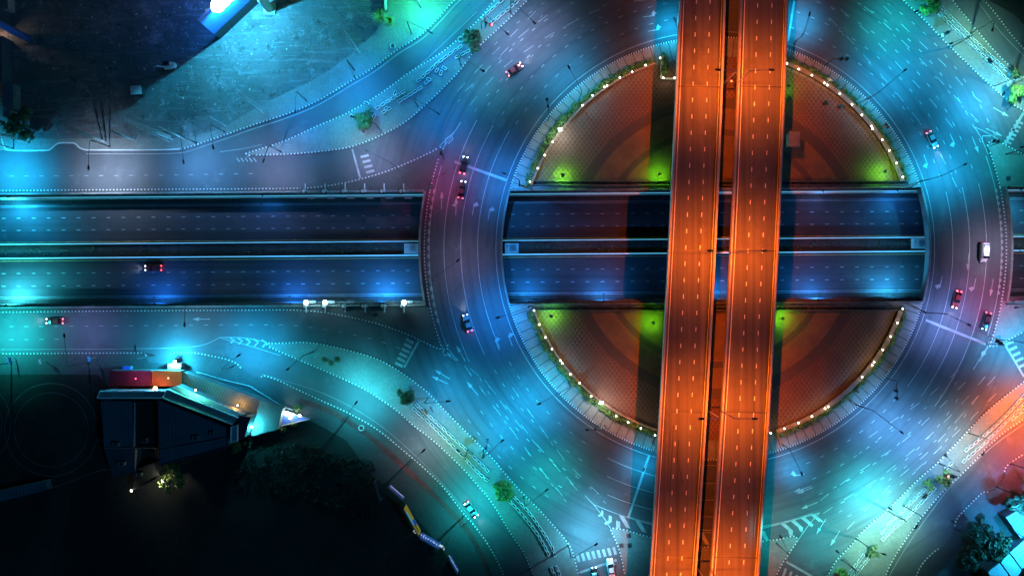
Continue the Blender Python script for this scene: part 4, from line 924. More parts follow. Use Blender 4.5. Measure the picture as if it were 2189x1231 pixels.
vehicle(992, 354, 78, "sedan", "black", "black car stopped across the left bridge's stop line with red tail lights", beam=.5)
vehicle(988, 406, 80, "sedan", "black", "black car waiting behind another car at the left bridge's stop line", beam=.5)
vehicle(2105, 686, 256, "sedan", "black", "black car with glowing red lamps waiting at the right bridge's stop line", beam=.2)
vehicle(1305, 1210, 98, "sedan", "white", "white car waiting at the bottom zebra crossing beside the flyover", beam=.3)
vehicle(1271, 1228, 97, "sedan", "black", "black car half out of frame at the bottom zebra crossing", beam=.3)
vehicle(1008, 1087, -53, "sedan", "silver", "silver car with dazzling headlights on the lower-left curved road", beam=.6)
# traffic the long exposure smeared into streaks: each vehicle at rest where its streak runs
TRAF = [(330, 573, 180, "sedan", "red", "red car driving left on the west underpass's lower carriageway", ZU), 
        
        
        (120, 686, 180, "sedan", "red", "red car on the left of the lower frontage road", 0), 
        
        (1100, 150, 35, "sedan", "red", "red car in the upper-left lanes of the ring", 0), 
        (1990, 300, -62, "sedan", "silver", "silver car on the right curve of the ring", 0), (2042, 640, 255, "sedan", "red", "red car on the right bridge above the stop line", 0), (2100, 540, 268, "van", "white", "white van in the outer lane of the right bridge", 0),
        (1000, 690, 107, "sedan", "silver", "silver car on the lower left curve of the ring", 0), 
        ]
for q in TRAF:
    vehicle(q[0], q[1], q[2], q[3], q[4], q[5], q[6], beam=1.0)

# ------------------------------------------------------------------ traffic signals and signs
def signal(bx, by, hx, hy, label, lamp=None, h=5.8):
    base = P(bx, by); base.z = .14; tip = P(hx, hy, h + .4); d = tip - base; d.z = 0; r = max(d.length, .3); t = thing("traffic_light", label, "traffic light", base, math.atan2(d.y, d.x), "traffic lights of the junction")
    b = MB(); b.tube([(0, 0, 0), (0, 0, h), (.2, 0, h + .3), (r, 0, h + .5)], .11, .08, 7); link("pole", b.mesh("pole", [M['metal_dark']]), t)
    hd = link("signal_head", cached("signal_head_mesh", lambda q: (q.box((0, 0, 0), (.4, .45, 1.25)), q.box((.28, 0, 0), (.1, .8, 1.5))), [M['metal_dark']]), t, (r + .2, 0, h + .1))
    link("signal_head", hd.data, t, (r * .6, 0, h + .1))
    for k, mt in enumerate(('signal_red', 'tail', 'signal_green')):
        on = (lamp == 'red' and k == 0) or (lamp == 'green' and k == 2)
        link("signal_lamp", cached("signal_lamp_%s" % (mt if on else "off"), lambda q: q.ball((.36, 0, 0), .2 if not on else .3, 0, 8, 6), [M[mt] if on else M['glass']], True), hd, (0, 0, .4 - .4 * k))
    if lamp:
        l = bpy.data.lights.new("signal_glow", 'POINT'); l.energy = 130; l.color = (1, .02, .01) if lamp == 'red' else (.02, 1, .5); l.shadow_soft_size = .2; link("signal_glow", l, t, (r + 1.0, 0, h + .4))
for q in ((1762, 140, 1808, 126, "dark arm traffic light on the roundabout's upper-right sidewalk", None), (1893, 808, 1917, 848, "dark arm traffic light on the roundabout's lower-right sidewalk", None), (1292, 908, 1258, 918, "dark arm traffic light on the roundabout's lower-left sidewalk", None), (1172, 258, 1170, 216, "dark arm traffic light on the roundabout's upper-left sidewalk", None),
          (1030, 62, 1046, 52, "traffic light with a red lamp on the upper-left median", 'red'), (2010, 80, 2022, 72, "traffic light with a green lamp on the upper-right median", 'green'), (2022, 1008, 2032, 1018, "traffic light with a red lamp in the lower-right median's shrubs", 'red'), (1035, 970, 1042, 944, "traffic light with twin heads on the lower-left median", None),
          (2120, 735, 2136, 731, "low traffic light at the tip of the lower-right wedge", None), (950, 342, 944, 330, "low traffic light at the tip of the upper-left wedge", None), (1560, 172, 1566, 170, "glowing red traffic light between the flyover decks", 'red'), (2116, 312, 2130, 302, "amber marker light on the tip of the upper-right wedge", None)):
    signal(*q)
def sign(px, py, ang, w, hh, zc, label, material='white', two=False, lines=4, kind="road_sign"):
    base = P(px, py); base.z = .14; t = thing(kind, label, "sign", base, R(ang), "signs beside the roads")
    for y in ((-w * .35, w * .35) if two else (0,)):
        link("post", cached("sign_post_%.1f" % zc, lambda q: q.tube([(0, 0, 0), (0, 0, zc + hh * .3)], .07, .07, 6), [M['metal']]), t, (-.12, y, 0))
    b = MB(); b.box((0, 0, zc), (.08, w, hh)); p = link("sign_panel", b.mesh("sign_panel", [M[material]]), t)
    b = MB()
    for k in range(lines): b.box((.05, random.uniform(-.1, .1) * w, zc + hh * (.34 - .68 * k / max(lines - 1, 1))), (.02, w * random.uniform(.5, .8), hh * .07))
    if lines: link("lettering_bars", b.mesh("lettering_bars", [M['paint']]), p)
M['sign_blue'] = mat("sign_blue", (.04, .10, .35), .5, .2, 1, 0); M['sign_yellow'] = mat("sign_yellow", (.75, .45, .02), .5, .2, .6, 0)
sign(36, 768, 10, 1.5, 1.4, 3.0, "two-post blue grey traffic sign at the far left of the lower frontage road", 'sign_blue', True)
sign(98, 771, 20, 1.3, 1.0, 2.6, "pale tilted sign board between the two blue signs at lower left", 'white', False, 2)
sign(207, 764, 8, 1.3, 1.4, 4.0, "single-post blue traffic sign by the bent lamp at lower left", 'sign_blue')
for x, y, a, wh in ((2100, 138, 215, "upper-right median beside the planters"), (1764, 178, 60, "upper-right plaza hedge"), (1883, 275, 30, "roundabout's right sidewalk"), (1215, 820, 200, "roundabout's lower-left hedge"), (925, 870, 210, "lower-left median's upper bend"), (1963, 1053, 135, "lower-right median between planter rows")):
    sign(x, y, a, 1.5, 1.5, 3.4, f"dark square sign seen from behind on the {wh}", 'metal_dark', False, 0)
# banners on the dark field edge
def text_mesh(s, size):
    cu = bpy.data.curves.new("t", 'FONT'); cu.body = s; cu.size = size; cu.align_x = 'CENTER'; cu.align_y = 'CENTER'; cu.extrude = .01
    o = bpy.data.objects.new("t", cu); COL.objects.link(o); dg = bpy.context.evaluated_depsgraph_get()
    me = bpy.data.meshes.new_from_object(o.evaluated_get(dg)); COL.objects.unlink(o); bpy.data.objects.remove(o); return me
def billboard(a, c, z0, z1, label, face, letters=None, extra=None, tcol=None):
    A = P(*a, z0); C = P(*c, z0); m = (A + C) / 2; d = C - A; L = d.length; ang = math.atan2(d.y, d.x)
    t = thing("billboard", label, "billboard", (m.x, m.y, .15), ang, "billboards on the dark field's edge")
    b = MB(); b.box((0, 0, (z0 + z1) / 2), (L, .18, z1 - z0)); p = link("panel", b.mesh("panel", [face]), t)
    b = MB(); b.box((0, 0, z1 + .06), (L + .2, .26, .12)); b.box((0, 0, z0 - .06), (L + .2, .26, .12)); link("frame", b.mesh("frame", [M['white']]), p)
    for x in (-L * .4, 0, L * .4):
        b = MB(); b.tube([(x, -.25, 0), (x, -.25, z1 - .2)], .1, .1, 6); link("post", b.mesh("post", [M['metal']]), t)
    if letters:
        me = text_mesh(letters, (z1 - z0) * .62); me.materials.append(tcol or M['white'])
        o = link("lettering", me, p, (-.4, .1, (z0 + z1) / 2)); o.rotation_euler = (R(90), 0, R(180))
    if extra: extra(t, p, L, z0, z1)
    return t
M['b_blue'] = mat("banner_blue", (.02, .06, .42), .5, .3, .4, 0, emit=(.02, .08, .5), es=.28); M['b_yel'] = mat("banner_yellow", (.55, .36, .02), .5, .5, .5, 2, emit=(.6, .4, .02), es=.22); M['b_pur'] = mat("banner_violet", (.10, .07, .35), .5, .4, .6, 0, emit=(.12, .08, .5), es=.2)
M['b_cyan'] = mat("banner_cyan", (.05, .45, .5), .5, .3, 1, 0, emit=(.05, .5, .6), es=.4); M['b_white'] = mat("banner_white", (.7, .7, .75), .5, .2, 1, 0, emit=(.7, .75, .9), es=.5)
billboard((834, 1036), (864, 1062), 2.0, 4.4, "narrow violet billboard, uppermost of the boards on the dark field", M['b_pur'], extra=lambda t, p, L, z0, z1: link("stripe", (lambda q: (q.box((0, .1, z0 + .5), (L * .9, .03, .35)), q)[1])(MB()).mesh("stripe", [M['b_white']]), p))
def yel_extra(t, p, L, z0, z1):
    b = MB(); b.box((-L * .12, .11, z1 - .9), (L * .45, .04, 1.1)); link("picture", b.mesh("picture", [M['b_cyan']]), p)
    b = MB(); b.box((L * .1, .3, z1 - 2.2), (L * .2, .1, 2.4)); link("cutout", b.mesh("cutout", [M['b_blue']]), p)
    for k in range(4):
        b = MB(); b.box((L * (.24 + .055 * k), .11, (z0 + z1) / 2 + .2), (.22, .04, 1.5)); link("glyph", b.mesh("glyph", [M['metal_dark']]), p)
billboard((868, 1078), (899, 1134), 1.5, 6.0, "yellow billboard with cyan picture and blue cutout on the dark field", M['b_yel'], extra=yel_extra)
def blue_extra(t, p, L, z0, z1):
    q = MB(); zc = (z0 + z1) / 2; x = L * .39; s = (z1 - z0) * .36
    q.prism([(x - s, -s), (x + s, -s), (x, s)], 0, .03); me = q.mesh("logo_triangle", [M['b_white']])
    o = link("logo", me, p, (0, .1, zc)); o.rotation_euler = (R(90), 0, 0)
billboard((902, 1138), (941, 1161), 1.5, 6.2, "blue billboard with white lettering and triangle mark on the dark field", M['b_blue'], "lnisuijufi", blue_extra, M['b_white'])
billboard((963, 1188), (979, 1216), 1.2, 4.2, "small blue billboard near the bottom edge of the dark field", M['b_blue'], "uwalw", None, M['b_white'])
for a, c, wh in (((806, 1022), (818, 1062), "left of the violet billboard"), ((962, 1150), (958, 1178), "beside the small blue billboard")):
    A = P(*a); C = P(*c); m = (A + C) / 2; t = thing("open_hoarding", f"thin empty steel hoarding standing {wh}", "frame", (m.x, m.y, .15), math.atan2((C - A).y, (C - A).x), "empty sign frames on the field edge"); L = (C - A).length
    for x in (-L / 2, L / 2):
        b = MB(); b.tube([(x, 0, 0), (x, 0, 4.5)], .08, .08, 6); link("post", b.mesh("post", [M['metal']]), t)
    b = MB(); b.box((0, 0, 4.4), (L, .12, .15)); b.box((0, 0, 2.6), (L, .12, .12)); link("rail", b.mesh("rail", [M['metal']]), t)

# ------------------------------------------------------------------ trees and shrubs
def tree(px, py, label, r=2.6, h=4.5, n=9, leaf='leaf', kind="median_tree", cat="tree", dens=110, group="trees on the medians", lsz=.34):
    c = P(px, py, h * .8); c.z = .14
    t = thing(kind, label, cat, c, random.uniform(0, 6.28), group)
    b = MB(); b.tube([(0, 0, 0), (.05, .02, h * .3), (.0, .1, h * .6)], .16, .08, 7)
    blobs = []
    for k in range(n):
        a = 6.28 * k / n + random.uniform(-.3, .3); rr = r * random.uniform(.25, .85) if k else 0
        q = Vector((rr * math.cos(a), rr * math.sin(a), h * random.uniform(.55, .95))); blobs.append(q)
        b.tube([(0, .05, h * random.uniform(.2, .45)), q * .6 + Vector((0, 0, h * .15)), q], .07, .03, 5)
    link("trunk", b.mesh("trunk", [M['wood']]), t)
    b = MB()
    for q in blobs: b.leaves(q, r * random.uniform(.26, .46), dens, lsz, 0, .75, .35)
    link("crown", b.mesh("crown", [M[leaf]]), t)
for x, y, lab, r, n, lf in ((1010, 85, "dark green tree at the upper end of the upper-left median", 3.0, 11, 'leaf'), (783, 258, "dark bushy tree at the lower end of the upper-left median", 2.9, 12, 'leaf'), (868, 848, "olive clumped tree at the upper end of the lower-left median", 2.9, 10, 'leaf'), (1075, 1048, "round leafy green tree in the middle of the lower-left median", 3.2, 13, 'leaf2'),
                            (1990, 12, "bright cloud-pruned tree at the top of the upper-right median", 3.2, 11, 'leaf2'), (2176, 198, "bright cloud-pruned tree at the lower end of the upper-right median", 2.6, 9, 'leaf2'), (2015, 1022, "small green shrubs round the red signal on the lower-right median", 2.4, 8, 'leaf2'), (1985, 1035, "pale green shrub left of the red signal on the lower-right median", 1.6, 5, 'leaf2'), (1868, 1178, "black shadowy shrub on the lower part of the lower-right median", 1.6, 7, 'leaf'), (1800, 1228, "green shrub at the bottom edge of the lower-right median", 1.8, 7, 'leaf2'), (2172, 160, "dark shrub above the bright pruned tree at the right edge", 1.6, 6, 'leaf')):
    tree(x, y, lab, r, 3.6 if r > 2 else 2.2, n, lf)
for x, y, r, lab in ((815, 42, 1.9, "spiky green palm by the tiled green lit yard at top"), (835, 52, 1.3, "smaller spiky palm right of the palm by the green lit yard")):
    t = thing("palm", lab, "palm tree", P(x, y) + Vector((0, 0, .12)), 0, "palms by the green lit yard")
    b = MB(); b.tube([(0, 0, 0), (.05, 0, 2.2)], .16, .1, 8); link("trunk", b.mesh("trunk", [M['wood']]), t)
    b = MB()
    for k in range(26):
        a = 6.283 * k / 26 + random.uniform(-.1, .1); up = random.uniform(.2, 1.0); d = Vector((math.cos(a), math.sin(a), 0)); s_ = Vector((-d.y, d.x, 0))
        p0 = Vector((0, 0, 2.2)); p1 = p0 + d * r * .6 + Vector((0, 0, up)); p2 = p0 + d * r * 1.25 + Vector((0, 0, up - .7))
        b.add([p0 - s_ * .05, p0 + s_ * .05, p1 + s_ * .14, p1 - s_ * .14, p2], [(0, 1, 2, 3), (3, 2, 4)])
    link("fronds", b.mesh("fronds", [M['leaf2']]), t)
tree(372, 1020, "bushy tree lit yellow-green by the lamp behind the dark building", 3.6, 5, 12, 'leaf2', "garden_tree", group="trees round the building")
tree(508, 952, "small green lit tree at the building's right end", 2.0, 3.5, 7, 'leaf2', "garden_tree", group="trees round the building")
for x, y, r, wh in ((2090, 1140, 4.5, "big black tree left of the bright cyan roof"), (2115, 1175, 4.0, "black tree below the big one left of the cyan roof"), (2140, 1160, 2.6, "black tree touching the bright cyan roof"), (2070, 1190, 3.5, "leftmost black tree near the cyan roof"), (2175, 1075, 3.0, "cyan lit tree above the roof at the right edge")):
    tree(x, y, wh, r, 6, 14, 'leaf', "garden_tree", group="trees at the lower right corner", dens=150)
for k, (x, y, r, wh) in enumerate(((30, 265, 3.2, "black tree by the left edge of the dirt lot"), (50, 285, 2.4, "black tree in the dirt lot's lower-left corner"), (52, 245, 2.0, "teal tinted tree by the left edge of the dirt lot"))):
    tree(x, y, wh, r, 5, 12, 'leaf', "garden_tree", group="trees at the dirt lot's left edge")
b = MB()
for k in range(420):
    x = random.uniform(480, 800); y = 905 + (x - 480) * .25 + random.uniform(5, 130)
    b.leaves(P(x, y, .4), random.uniform(.4, 1.3), 12, .35, 0, .5)
o = struct("scrub", b, [M['leaf_dark']], 'stuff')
for x, y, wh in ((694, 769, "left"), (722, 769, "right"), (709, 776, "lower")):
    c = P(x, y); c.z = .14
    t = thing("tree_pit_shrub", f"{wh} one of three round black shrubs on the lower-left median", "shrub", c, 0, "round black shrubs on the lower-left median")
    b = MB(); b.leaves((0, 0, .35), .75, 150, .2, 0, .6); link("foliage", b.mesh("foliage", [M['leaf']]), t)
    b = MB(); b.tube([(0, 0, 0), (0, 0, .4)], .08, .05, 6); link("stem", b.mesh("stem", [M['wood']]), t)

# ------------------------------------------------------------------ dirt lot: masts, poles, billboard, digger, hut, rubble
def utility_pole(px, py, h, label, ang):
    t = thing("utility_pole", label, "utility pole", P(px, py) + Vector((0, 0, .12)), R(ang), "utility poles along the dirt lot")
    b = MB(); b.tube([(0, -.55, 0), (0, -.55, h)], .16, .11, 7); link("pole", b.mesh("pole", [M['white']]), t)
    b = MB(); b.tube([(0, .55, 0), (0, .55, h)], .16, .11, 7); link("pole", b.mesh("pole", [M['concrete']]), t)
    for z in (h - .5, h - 1.6, h - 3.0, h * .55):
        b = MB(); b.box((.0, 0, z), (.16, 2.6, .16)); link("crossarm", b.mesh("crossarm", [M['metal']]), t)
for x, y, h, wh in ((223, 302, 14, "above the lower-left corner of the dirt lot"), (283, 298, 11, "short, left of the tall lattice mast"), (390, 295, 12.5, "right of the tall lattice mast"), (58, 304, 15, "at the far left edge of the dirt lot"), (480, 268, 8, "by the bend in the dirt lot's kerb")):
    utility_pole(x, y, h, f"pale twin utility pole leaning outward, {wh}", 60)
def lattice_mast(px, py, h, label):
    t = thing("lattice_mast", label, "mast", P(px, py) + Vector((0, 0, .12)), R(30), "lattice masts on the dirt lot"); w = .55
    b = MB()
    for sx in (-1, 1):
        for sy in (-1, 1): b.tube([(sx * w, sy * w, 0), (sx * w * .45, sy * w * .45, h)], .07, .05, 5)
    link("legs", b.mesh("legs", [M['white']]), t); b = MB(); n = int(h / 1.3)
    for k in range(n):
        z0 = h * k / n; z1 = h * (k + 1) / n; a = w * (1 - .55 * k / n); c = w * (1 - .55 * (k + 1) / n)
        for s1, s2, s3, s4 in ((-1, -1, 1, -1), (1, -1, 1, 1), (1, 1, -1, 1), (-1, 1, -1, -1)): b.tube([(s1 * a, s2 * a, z0), (s3 * c, s4 * c, z1)], .03, .03, 4)
    link("bracing", b.mesh("bracing", [M['white']]), t)
lattice_mast(364, 298, 26, "tallest pale lattice mast leaning outward over the dirt lot"); lattice_mast(567, 239, 21, "lattice mast in the middle of the dirt lot's road edge"); lattice_mast(764, 113, 23, "slender lattice mast above the dirt lot's tiled corner")
# lit billboard at the top edge
A = P(566, -6); C = P(470, 84); m = (A + C) / 2; d = C - A; Lb = d.length; ang = math.atan2(d.y, d.x)
t = thing("lit_billboard", "tall dazzling cyan floodlit billboard at the top edge of the dirt lot", "billboard", (m.x, m.y, .1), ang)
b = MB(); b.box((0, 0, 10), (Lb, .35, 11)); p = link("panel", b.mesh("panel", [M['sign_blue']]), t)
b = MB(); b.box((0, 0, 2.3), (Lb * .98, .3, 4.4)); link("skirt_fence", b.mesh("skirt_fence", [M['metal_dark']]), t)
for x in (-.3, .3):
    b = MB(); b.tube([(Lb * x, -.5, 0), (Lb * x, -.5, 15)], .4, .35, 10); link("column", b.mesh("column", [M['metal']]), t)
fl_dir = -1 if (Matrix.Rotation(ang, 2) @ Vector((0, 1))).dot(Vector((1, -1))) < 0 else 1
b = MB(); b.box((-Lb * .05, fl_dir * 1.0, 15.8), (Lb * .6, 1.2, .15)); link("catwalk", b.mesh("catwalk", [M['metal']]), t)
for x, q in ((-.24, 1), (-.12, 1.0), (0, 1), (.12, .6)):
    o = link("floodlight", cached("bb_flood", lambda q_: q_.box((0, 0, 0), (1.6, .9, .5)), [M['metal_dark']]), t, (Lb * x, fl_dir * 1.3, 16.2))
    link("lens", cached("bb_lens", lambda q_: q_.ball((0, 0, .5), 1.7, 0, 14, 8, .45), [M['flood']], True), o)
s = spot("bulb", (0, fl_dir * 1.4, 15.6), (.02, .50, .9), 5200 * 1.45 * 250 / 10, 172, .35, .25, t, (R(28) * fl_dir, 0, 0))
s = spot("rear_glow_fill", (Lb * .05, -fl_dir * .8, 15.2), (.004, .13, .65), 5200 * .6 * 250 / 10, 150, 1, .5, t, (R(-8) * fl_dir, 0, 0))  # added blue fill, imitates the lamps' glow over the dark ground behind
t = thing("monopole", "thick cyan lit steel monopole rising at the top edge beside the billboard", "pole", P(577, 20) + Vector((0, 0, .1)))
b = MB(); b.tube([(0, 0, 0), (0, 0, 24)], 1.1, .8, 20); link("shaft", b.mesh("shaft", [M['white']], True), t)
b = MB(); b.box((0, 0, .25), (3.0, 3.0, .5)); link("footing", b.mesh("footing", [M['concrete']]), t)
t = thing("monopole", "thick blue steel monopole leaning over the left yard wall", "pole", P(62, 84) + Vector((0, 0, .1)))
b = MB(); b.tube([(0, 0, 0), (0, 0, 26)], .95, .8, 20); link("shaft", b.mesh("shaft", [M['sign_blue']], True), t)
b = MB(); b.box((0, 0, .25), (2.6, 2.6, .5)); link("footing", b.mesh("footing", [M['concrete_dark']]), t)
t = thing("excavator", "pale small excavator parked on the dark part of the dirt lot", "excavator", P(362, 144) + Vector((0, 0, .12)), R(5))
for sy in (-.8, .8):
    b = MB(); b.box((0, sy, .35), (2.8, .5, .6)); link("track", b.mesh("track", [M['rubber']]), t)
b = MB(); b.box((.2, 0, 1.1), (2.0, 1.7, .8)); link("body", b.mesh("body", [M['white']]), t)
b = MB(); b.box((.1, .35, 1.9), (1.2, .9, .9)); link("cab", b.mesh("cab", [M['glass']]), t)
b = MB(); b.tube([(-.6, -.3, 1.4), (-2.2, -.2, 2.5), (-3.4, 0, 1.0)], .2, .14, 6); link("arm", b.mesh("arm", [M['white']]), t)
b = MB(); b.ball((1.6, 0, 1.1), .8, 0, 10, 6); link("counterweight", b.mesh("counterweight", [M['white']], True), t)
t = thing("site_hut", "small site hut with a pale square roof on the dark dirt lot", "hut", P(300, 198) + Vector((0, 0, .1)), R(4))
b = MB(); b.box((0, 0, 1.2), (2.6, 2.0, 2.4)); link("wall", b.mesh("wall", [M['metal_dark']]), t)
b = MB(); b.box((.25, .35, 2.5), (1.7, 1.5, .2)); b.box((0, 0, 2.42), (2.8, 2.1, .06)); link("roof", b.mesh("roof", [M['white']]), t)
b = MB()
for k in range(520):
    x = random.uniform(60, 820); y = random.uniform(0, 290)
    if y > 296 - max(0, x - 380) * .62 or x > 560 and random.random() < .3: continue
    c = P(x, y); s_ = random.uniform(.04, .16) * (1.8 if random.random() < .1 else 1)
    b.box((c.x, c.y, .12 + s_ * .3), (s_ * random.uniform(1, 2.5), s_ * 1.3, s_), random.uniform(0, 3), 0, random.uniform(-.4, .4))
struct("rubble", b, [M['concrete']], 'stuff')
b = MB()
for k in range(500):
    x = random.uniform(380, 800); y = random.uniform(20, 285)
    if y > 285 - max(0, x - 420) * .62: continue
    c = P(x, y); b.leaves((c.x, c.y, .12), random.uniform(.2, .6), 5, .2, 0, .3)
struct("weeds", b, [M['leaf']], 'stuff')
# left yard: boundary wall, sheds
t = thing("boundary_wall", "tall dark sheet boundary wall between the tiled yard and the dirt lot", "wall", P(26, 95))
o0 = P(26, 95)
for a, c in (((20, -60), (20, 70)), ((24, 88), (24, 186))):
    b = MB(); b.wall([P(*a).to_2d() - o0.to_2d(), P(*c).to_2d() - o0.to_2d()], .5, .1, 4.5); link("panel", b.mesh("panel", [M['roof_blue']]), t)
def building(name, label, poly, h, roofm, wallm=None, z0=.1, rim=None, cat="building", group=None):
    zs = [P(*p, h).to_2d() for p in poly]; c = sum(zs, Vector((0, 0))) / len(zs)
    t = thing(name, label, cat, (c.x, c.y, z0), 0, group)
    pl = [p - c for p in zs]
    b = MB(); b.prism(pl, 0, h - .25 - z0); link("wall", b.mesh("wall", [wallm or M['concrete_dark']]), t)
    q = [p * 1.0 for p in pl]
    b = MB(); b.prism(q, h - .245 - z0, h - z0); rf = link("roof", b.mesh("roof", [roofm]), t)
    if rim:
        b = MB(); b.wall(pl, .3, h - .1 - z0, h + .35 - z0, True); link("rim", b.mesh("rim", [rim]), rf)
    return t
building("shed", "blue flat-roofed shed between the yard wall and the corner trees", [(6, 178), (27, 178), (27, 230), (6, 230)], 3.5, M['sheet_dark'])
building("shed", "smaller blue shed below the yard's flat-roofed shed", [(6, 234), (20, 234), (18, 250), (6, 250)], 3.0, M['sheet_dark'])
building("yard_house", "pale tiled terrace house cut by the left edge at top", [(-60, -40), (15, -40), (17, 20), (-60, 22)], 3.2, M['pad_tiles'], M['concrete'])
# bottom-left building
building("hall", "large dark blue sheet-roofed hall behind the sign parapet", [(338, 854), (485, 912), (486, 955), (342, 994)], 7.5, M['sheet_dark'], None, rim=M['purple'])
building("annex", "dark blue flat-roofed annex left of the large hall", [(216, 857), (283, 857), (284, 956), (222, 956)], 6.0, M['sheet_dark'])
building("annex", "blackish flat roof between the annex and the large hall", [(287, 857), (336, 857), (337, 956), (288, 956)], 5.0, M['field'])
building("annex", "dark low roof at the back of the annex", [(222, 958), (288, 958), (288, 1010), (240, 1017)], 4.0, M['roof_blue'])
building("back_shed", "low black shed behind the hall with a lit white corner", [(287, 1005), (330, 988), (344, 1018), (283, 1046)], 3.0, M['field'], rim=M['metal_dark'])
building("sign_parapet", "long grey-green roof strip with white edges along the left wing", [(208, 850), (214, 836), (354, 836), (346, 850)], 9, M['roof_strip'], rim=M['edge_white'])
building("sign_parapet", "slanted grey-green roof strip with pale blue edge above the hall", [(349, 850), (358, 832), (510, 893), (497, 906)], 9, M['roof_strip'], rim=M['edge_white'])
building("sign_parapet", "pale blue slanted fascia strip in front of the grey-green roof", [(362, 829), (378, 824), (522, 886), (510, 891)], 8, M['edge_white'])
building("sign_parapet", "short grey-green roof strip with white frame at the hall's right end", [(495, 912), (508, 908), (508, 942), (494, 946)], 9, M['roof_strip'], rim=M['edge_white'])
t = building("sign_tower", "maroon corner sign block with dark lettered side at the hall's right end", [(509, 888), (536, 891), (522, 935), (512, 938)], 8.5, M['maroon'])
building("canopy", "dark maroon sheet canopy facing the lower frontage road", [(234, 792), (323, 792), (323, 825), (234, 825)], 4.2, M['maroon'])
building("canopy", "bright orange sheet canopy beside the maroon canopy", [(325, 792), (388, 792), (388, 825), (325, 825)], 4.2, M['orange_sheet'])
building("canopy", "grey corrugated slanted roof glowing teal in front of the hall", [(391, 794), (605, 872), (594, 917), (536, 933), (541, 890), (382, 822)], 3.6, M['sheet_grey'])
building("kiosk", "small white-blue lit kiosk on the forecourt above the orange canopy", [(359, 777), (386, 777), (386, 789), (359, 789)], 2.6, M['white'])
building("machine", "blue glowing vending cabinet above the maroon canopy", [(262, 783), (278, 783), (278, 790), (262, 790)], 2.0, M['b_blue'])
building("shed", "long flat blue roof at the lower left edge", [(-60, 1062), (95, 1028), (100, 1047), (-60, 1086)], 3.0, M['sheet_dark'])
t = building("corner_sign", "blue triangular lit garden platform with white edging at the canopy's tip", [(607, 877), (662, 895), (596, 911)], 1.2, M['sign_blue'], rim=M['white'])
for x, y, s_, mt, col, e, wh in ((612, 884, .5, 'flood', (.2, .8, 1), 150, "brightest left one on the triangular platform"), (624, 886, .35, 'flood', (.5, .9, 1), 160, "middle one on the triangular platform"), (620, 893, .35, 'warm', (1, .8, .5), 90, "warm one on the triangular platform"), (640, 888, .28, 'flood', (.2, .3, 1), 90, "bluish right one on the triangular platform")):
    c = P(x, y, 2); c.z = 1.25
    t = thing("garden_spotlight", f"small glowing garden spotlight, {wh}", "spotlight", c, 0, "spotlights on the triangular platform")
    b = MB(); b.tube([(0, 0, -.05), (0, 0, .5)], .12, .1, 8); link("base", b.mesh("base", [M['metal_dark']]), t)
    b = MB(); b.ball((0, 0, .6), s_, 0, 10, 6); link("lens", b.mesh("lens", [M[mt]], True), t)
    l = bpy.data.lights.new("bulb", 'POINT'); l.energy = e; l.color = col; l.shadow_soft_size = s_; link("bulb", l, t, (0, 0, 1.5))
for x, y, wh in ((628, 903, "below the triangular platform"), (606, 915, "at the lower corner of the triangular platform"), (638, 872, "above the triangular platform")):
    b = MB(); b.leaves((0, 0, .6), 1.1, 160, .25); o = link("garden_bush", b.mesh("garden_bush", [M['leaf2']]), None, P(x, y) + Vector((0, 0, .1))); tag(o, f"leafy green bush {wh}", "shrub", "bushes round the triangular platform")
def wall_light(px, py, h, label, mt, col, e, w=.6):
    c = P(px, py, h); t = thing("building_light", label, "lamp", c, 0, "lamps on the dark building")
    b = MB(); b.box((0, 0, -.15), (w, .5, .2)); link("housing", b.mesh("housing", [M['metal_dark']]), t)
    b = MB(); b.ball((0, 0, .05), w * .7, 0, 10, 6, .5); link("lens", b.mesh("lens", [M[mt]], True), t)
    l = bpy.data.lights.new("bulb", 'POINT'); l.energy = e; l.color = col; l.shadow_soft_size = .3; link("bulb", l, t, (0, 0, .9))
wall_light(418, 834, 8.9, "white-green lamp on the grey corrugated roof's upper edge", 'flood', (.10, 1, .7), 1300, .28)
wall_light(455, 856, 5.0, "green lamp on the corrugated roof beside the fascia", 'signal_green', (.05, 1, .55), 5000, .35)
wall_light(508, 866, 5.0, "amber lamp on the corrugated roof beside the maroon block", 'warm', (1, .45, .06), 700, .25)
wall_light(538, 912, 4.6, "cyan lamp between the maroon block and the corrugated roof", 'flood', (.05, .8, 1), 9000, .35)
wall_light(332, 830, 5.4, "orange lamp between the orange canopy and the left roof strip", 'sodium', (1, .3, .08), 500, .8)
wall_light(374, 773, 3.2, "dazzling cyan lamp on the forecourt kiosk's front edge", 'flood', (.02, .6, 1), 34000, .5)
wall_light(290, 809, 6.2, "magenta lamp over the maroon canopy", 'tail', (1, .05, .4), 200, .2)
wall_light(360, 808, 6.5, "amber lamp over the orange canopy", 'sodium', (1, .3, .05), 160, .2)
wall_light(348, 1029, 3.6, "warm white lamp beside the yellow-green tree", 'warm', (1, .9, .7), 1500)
wall_light(281, 1048, 3.2, "small warm lamp at the back shed's lower corner", 'warm', (1, .9, .7), 90, .4)
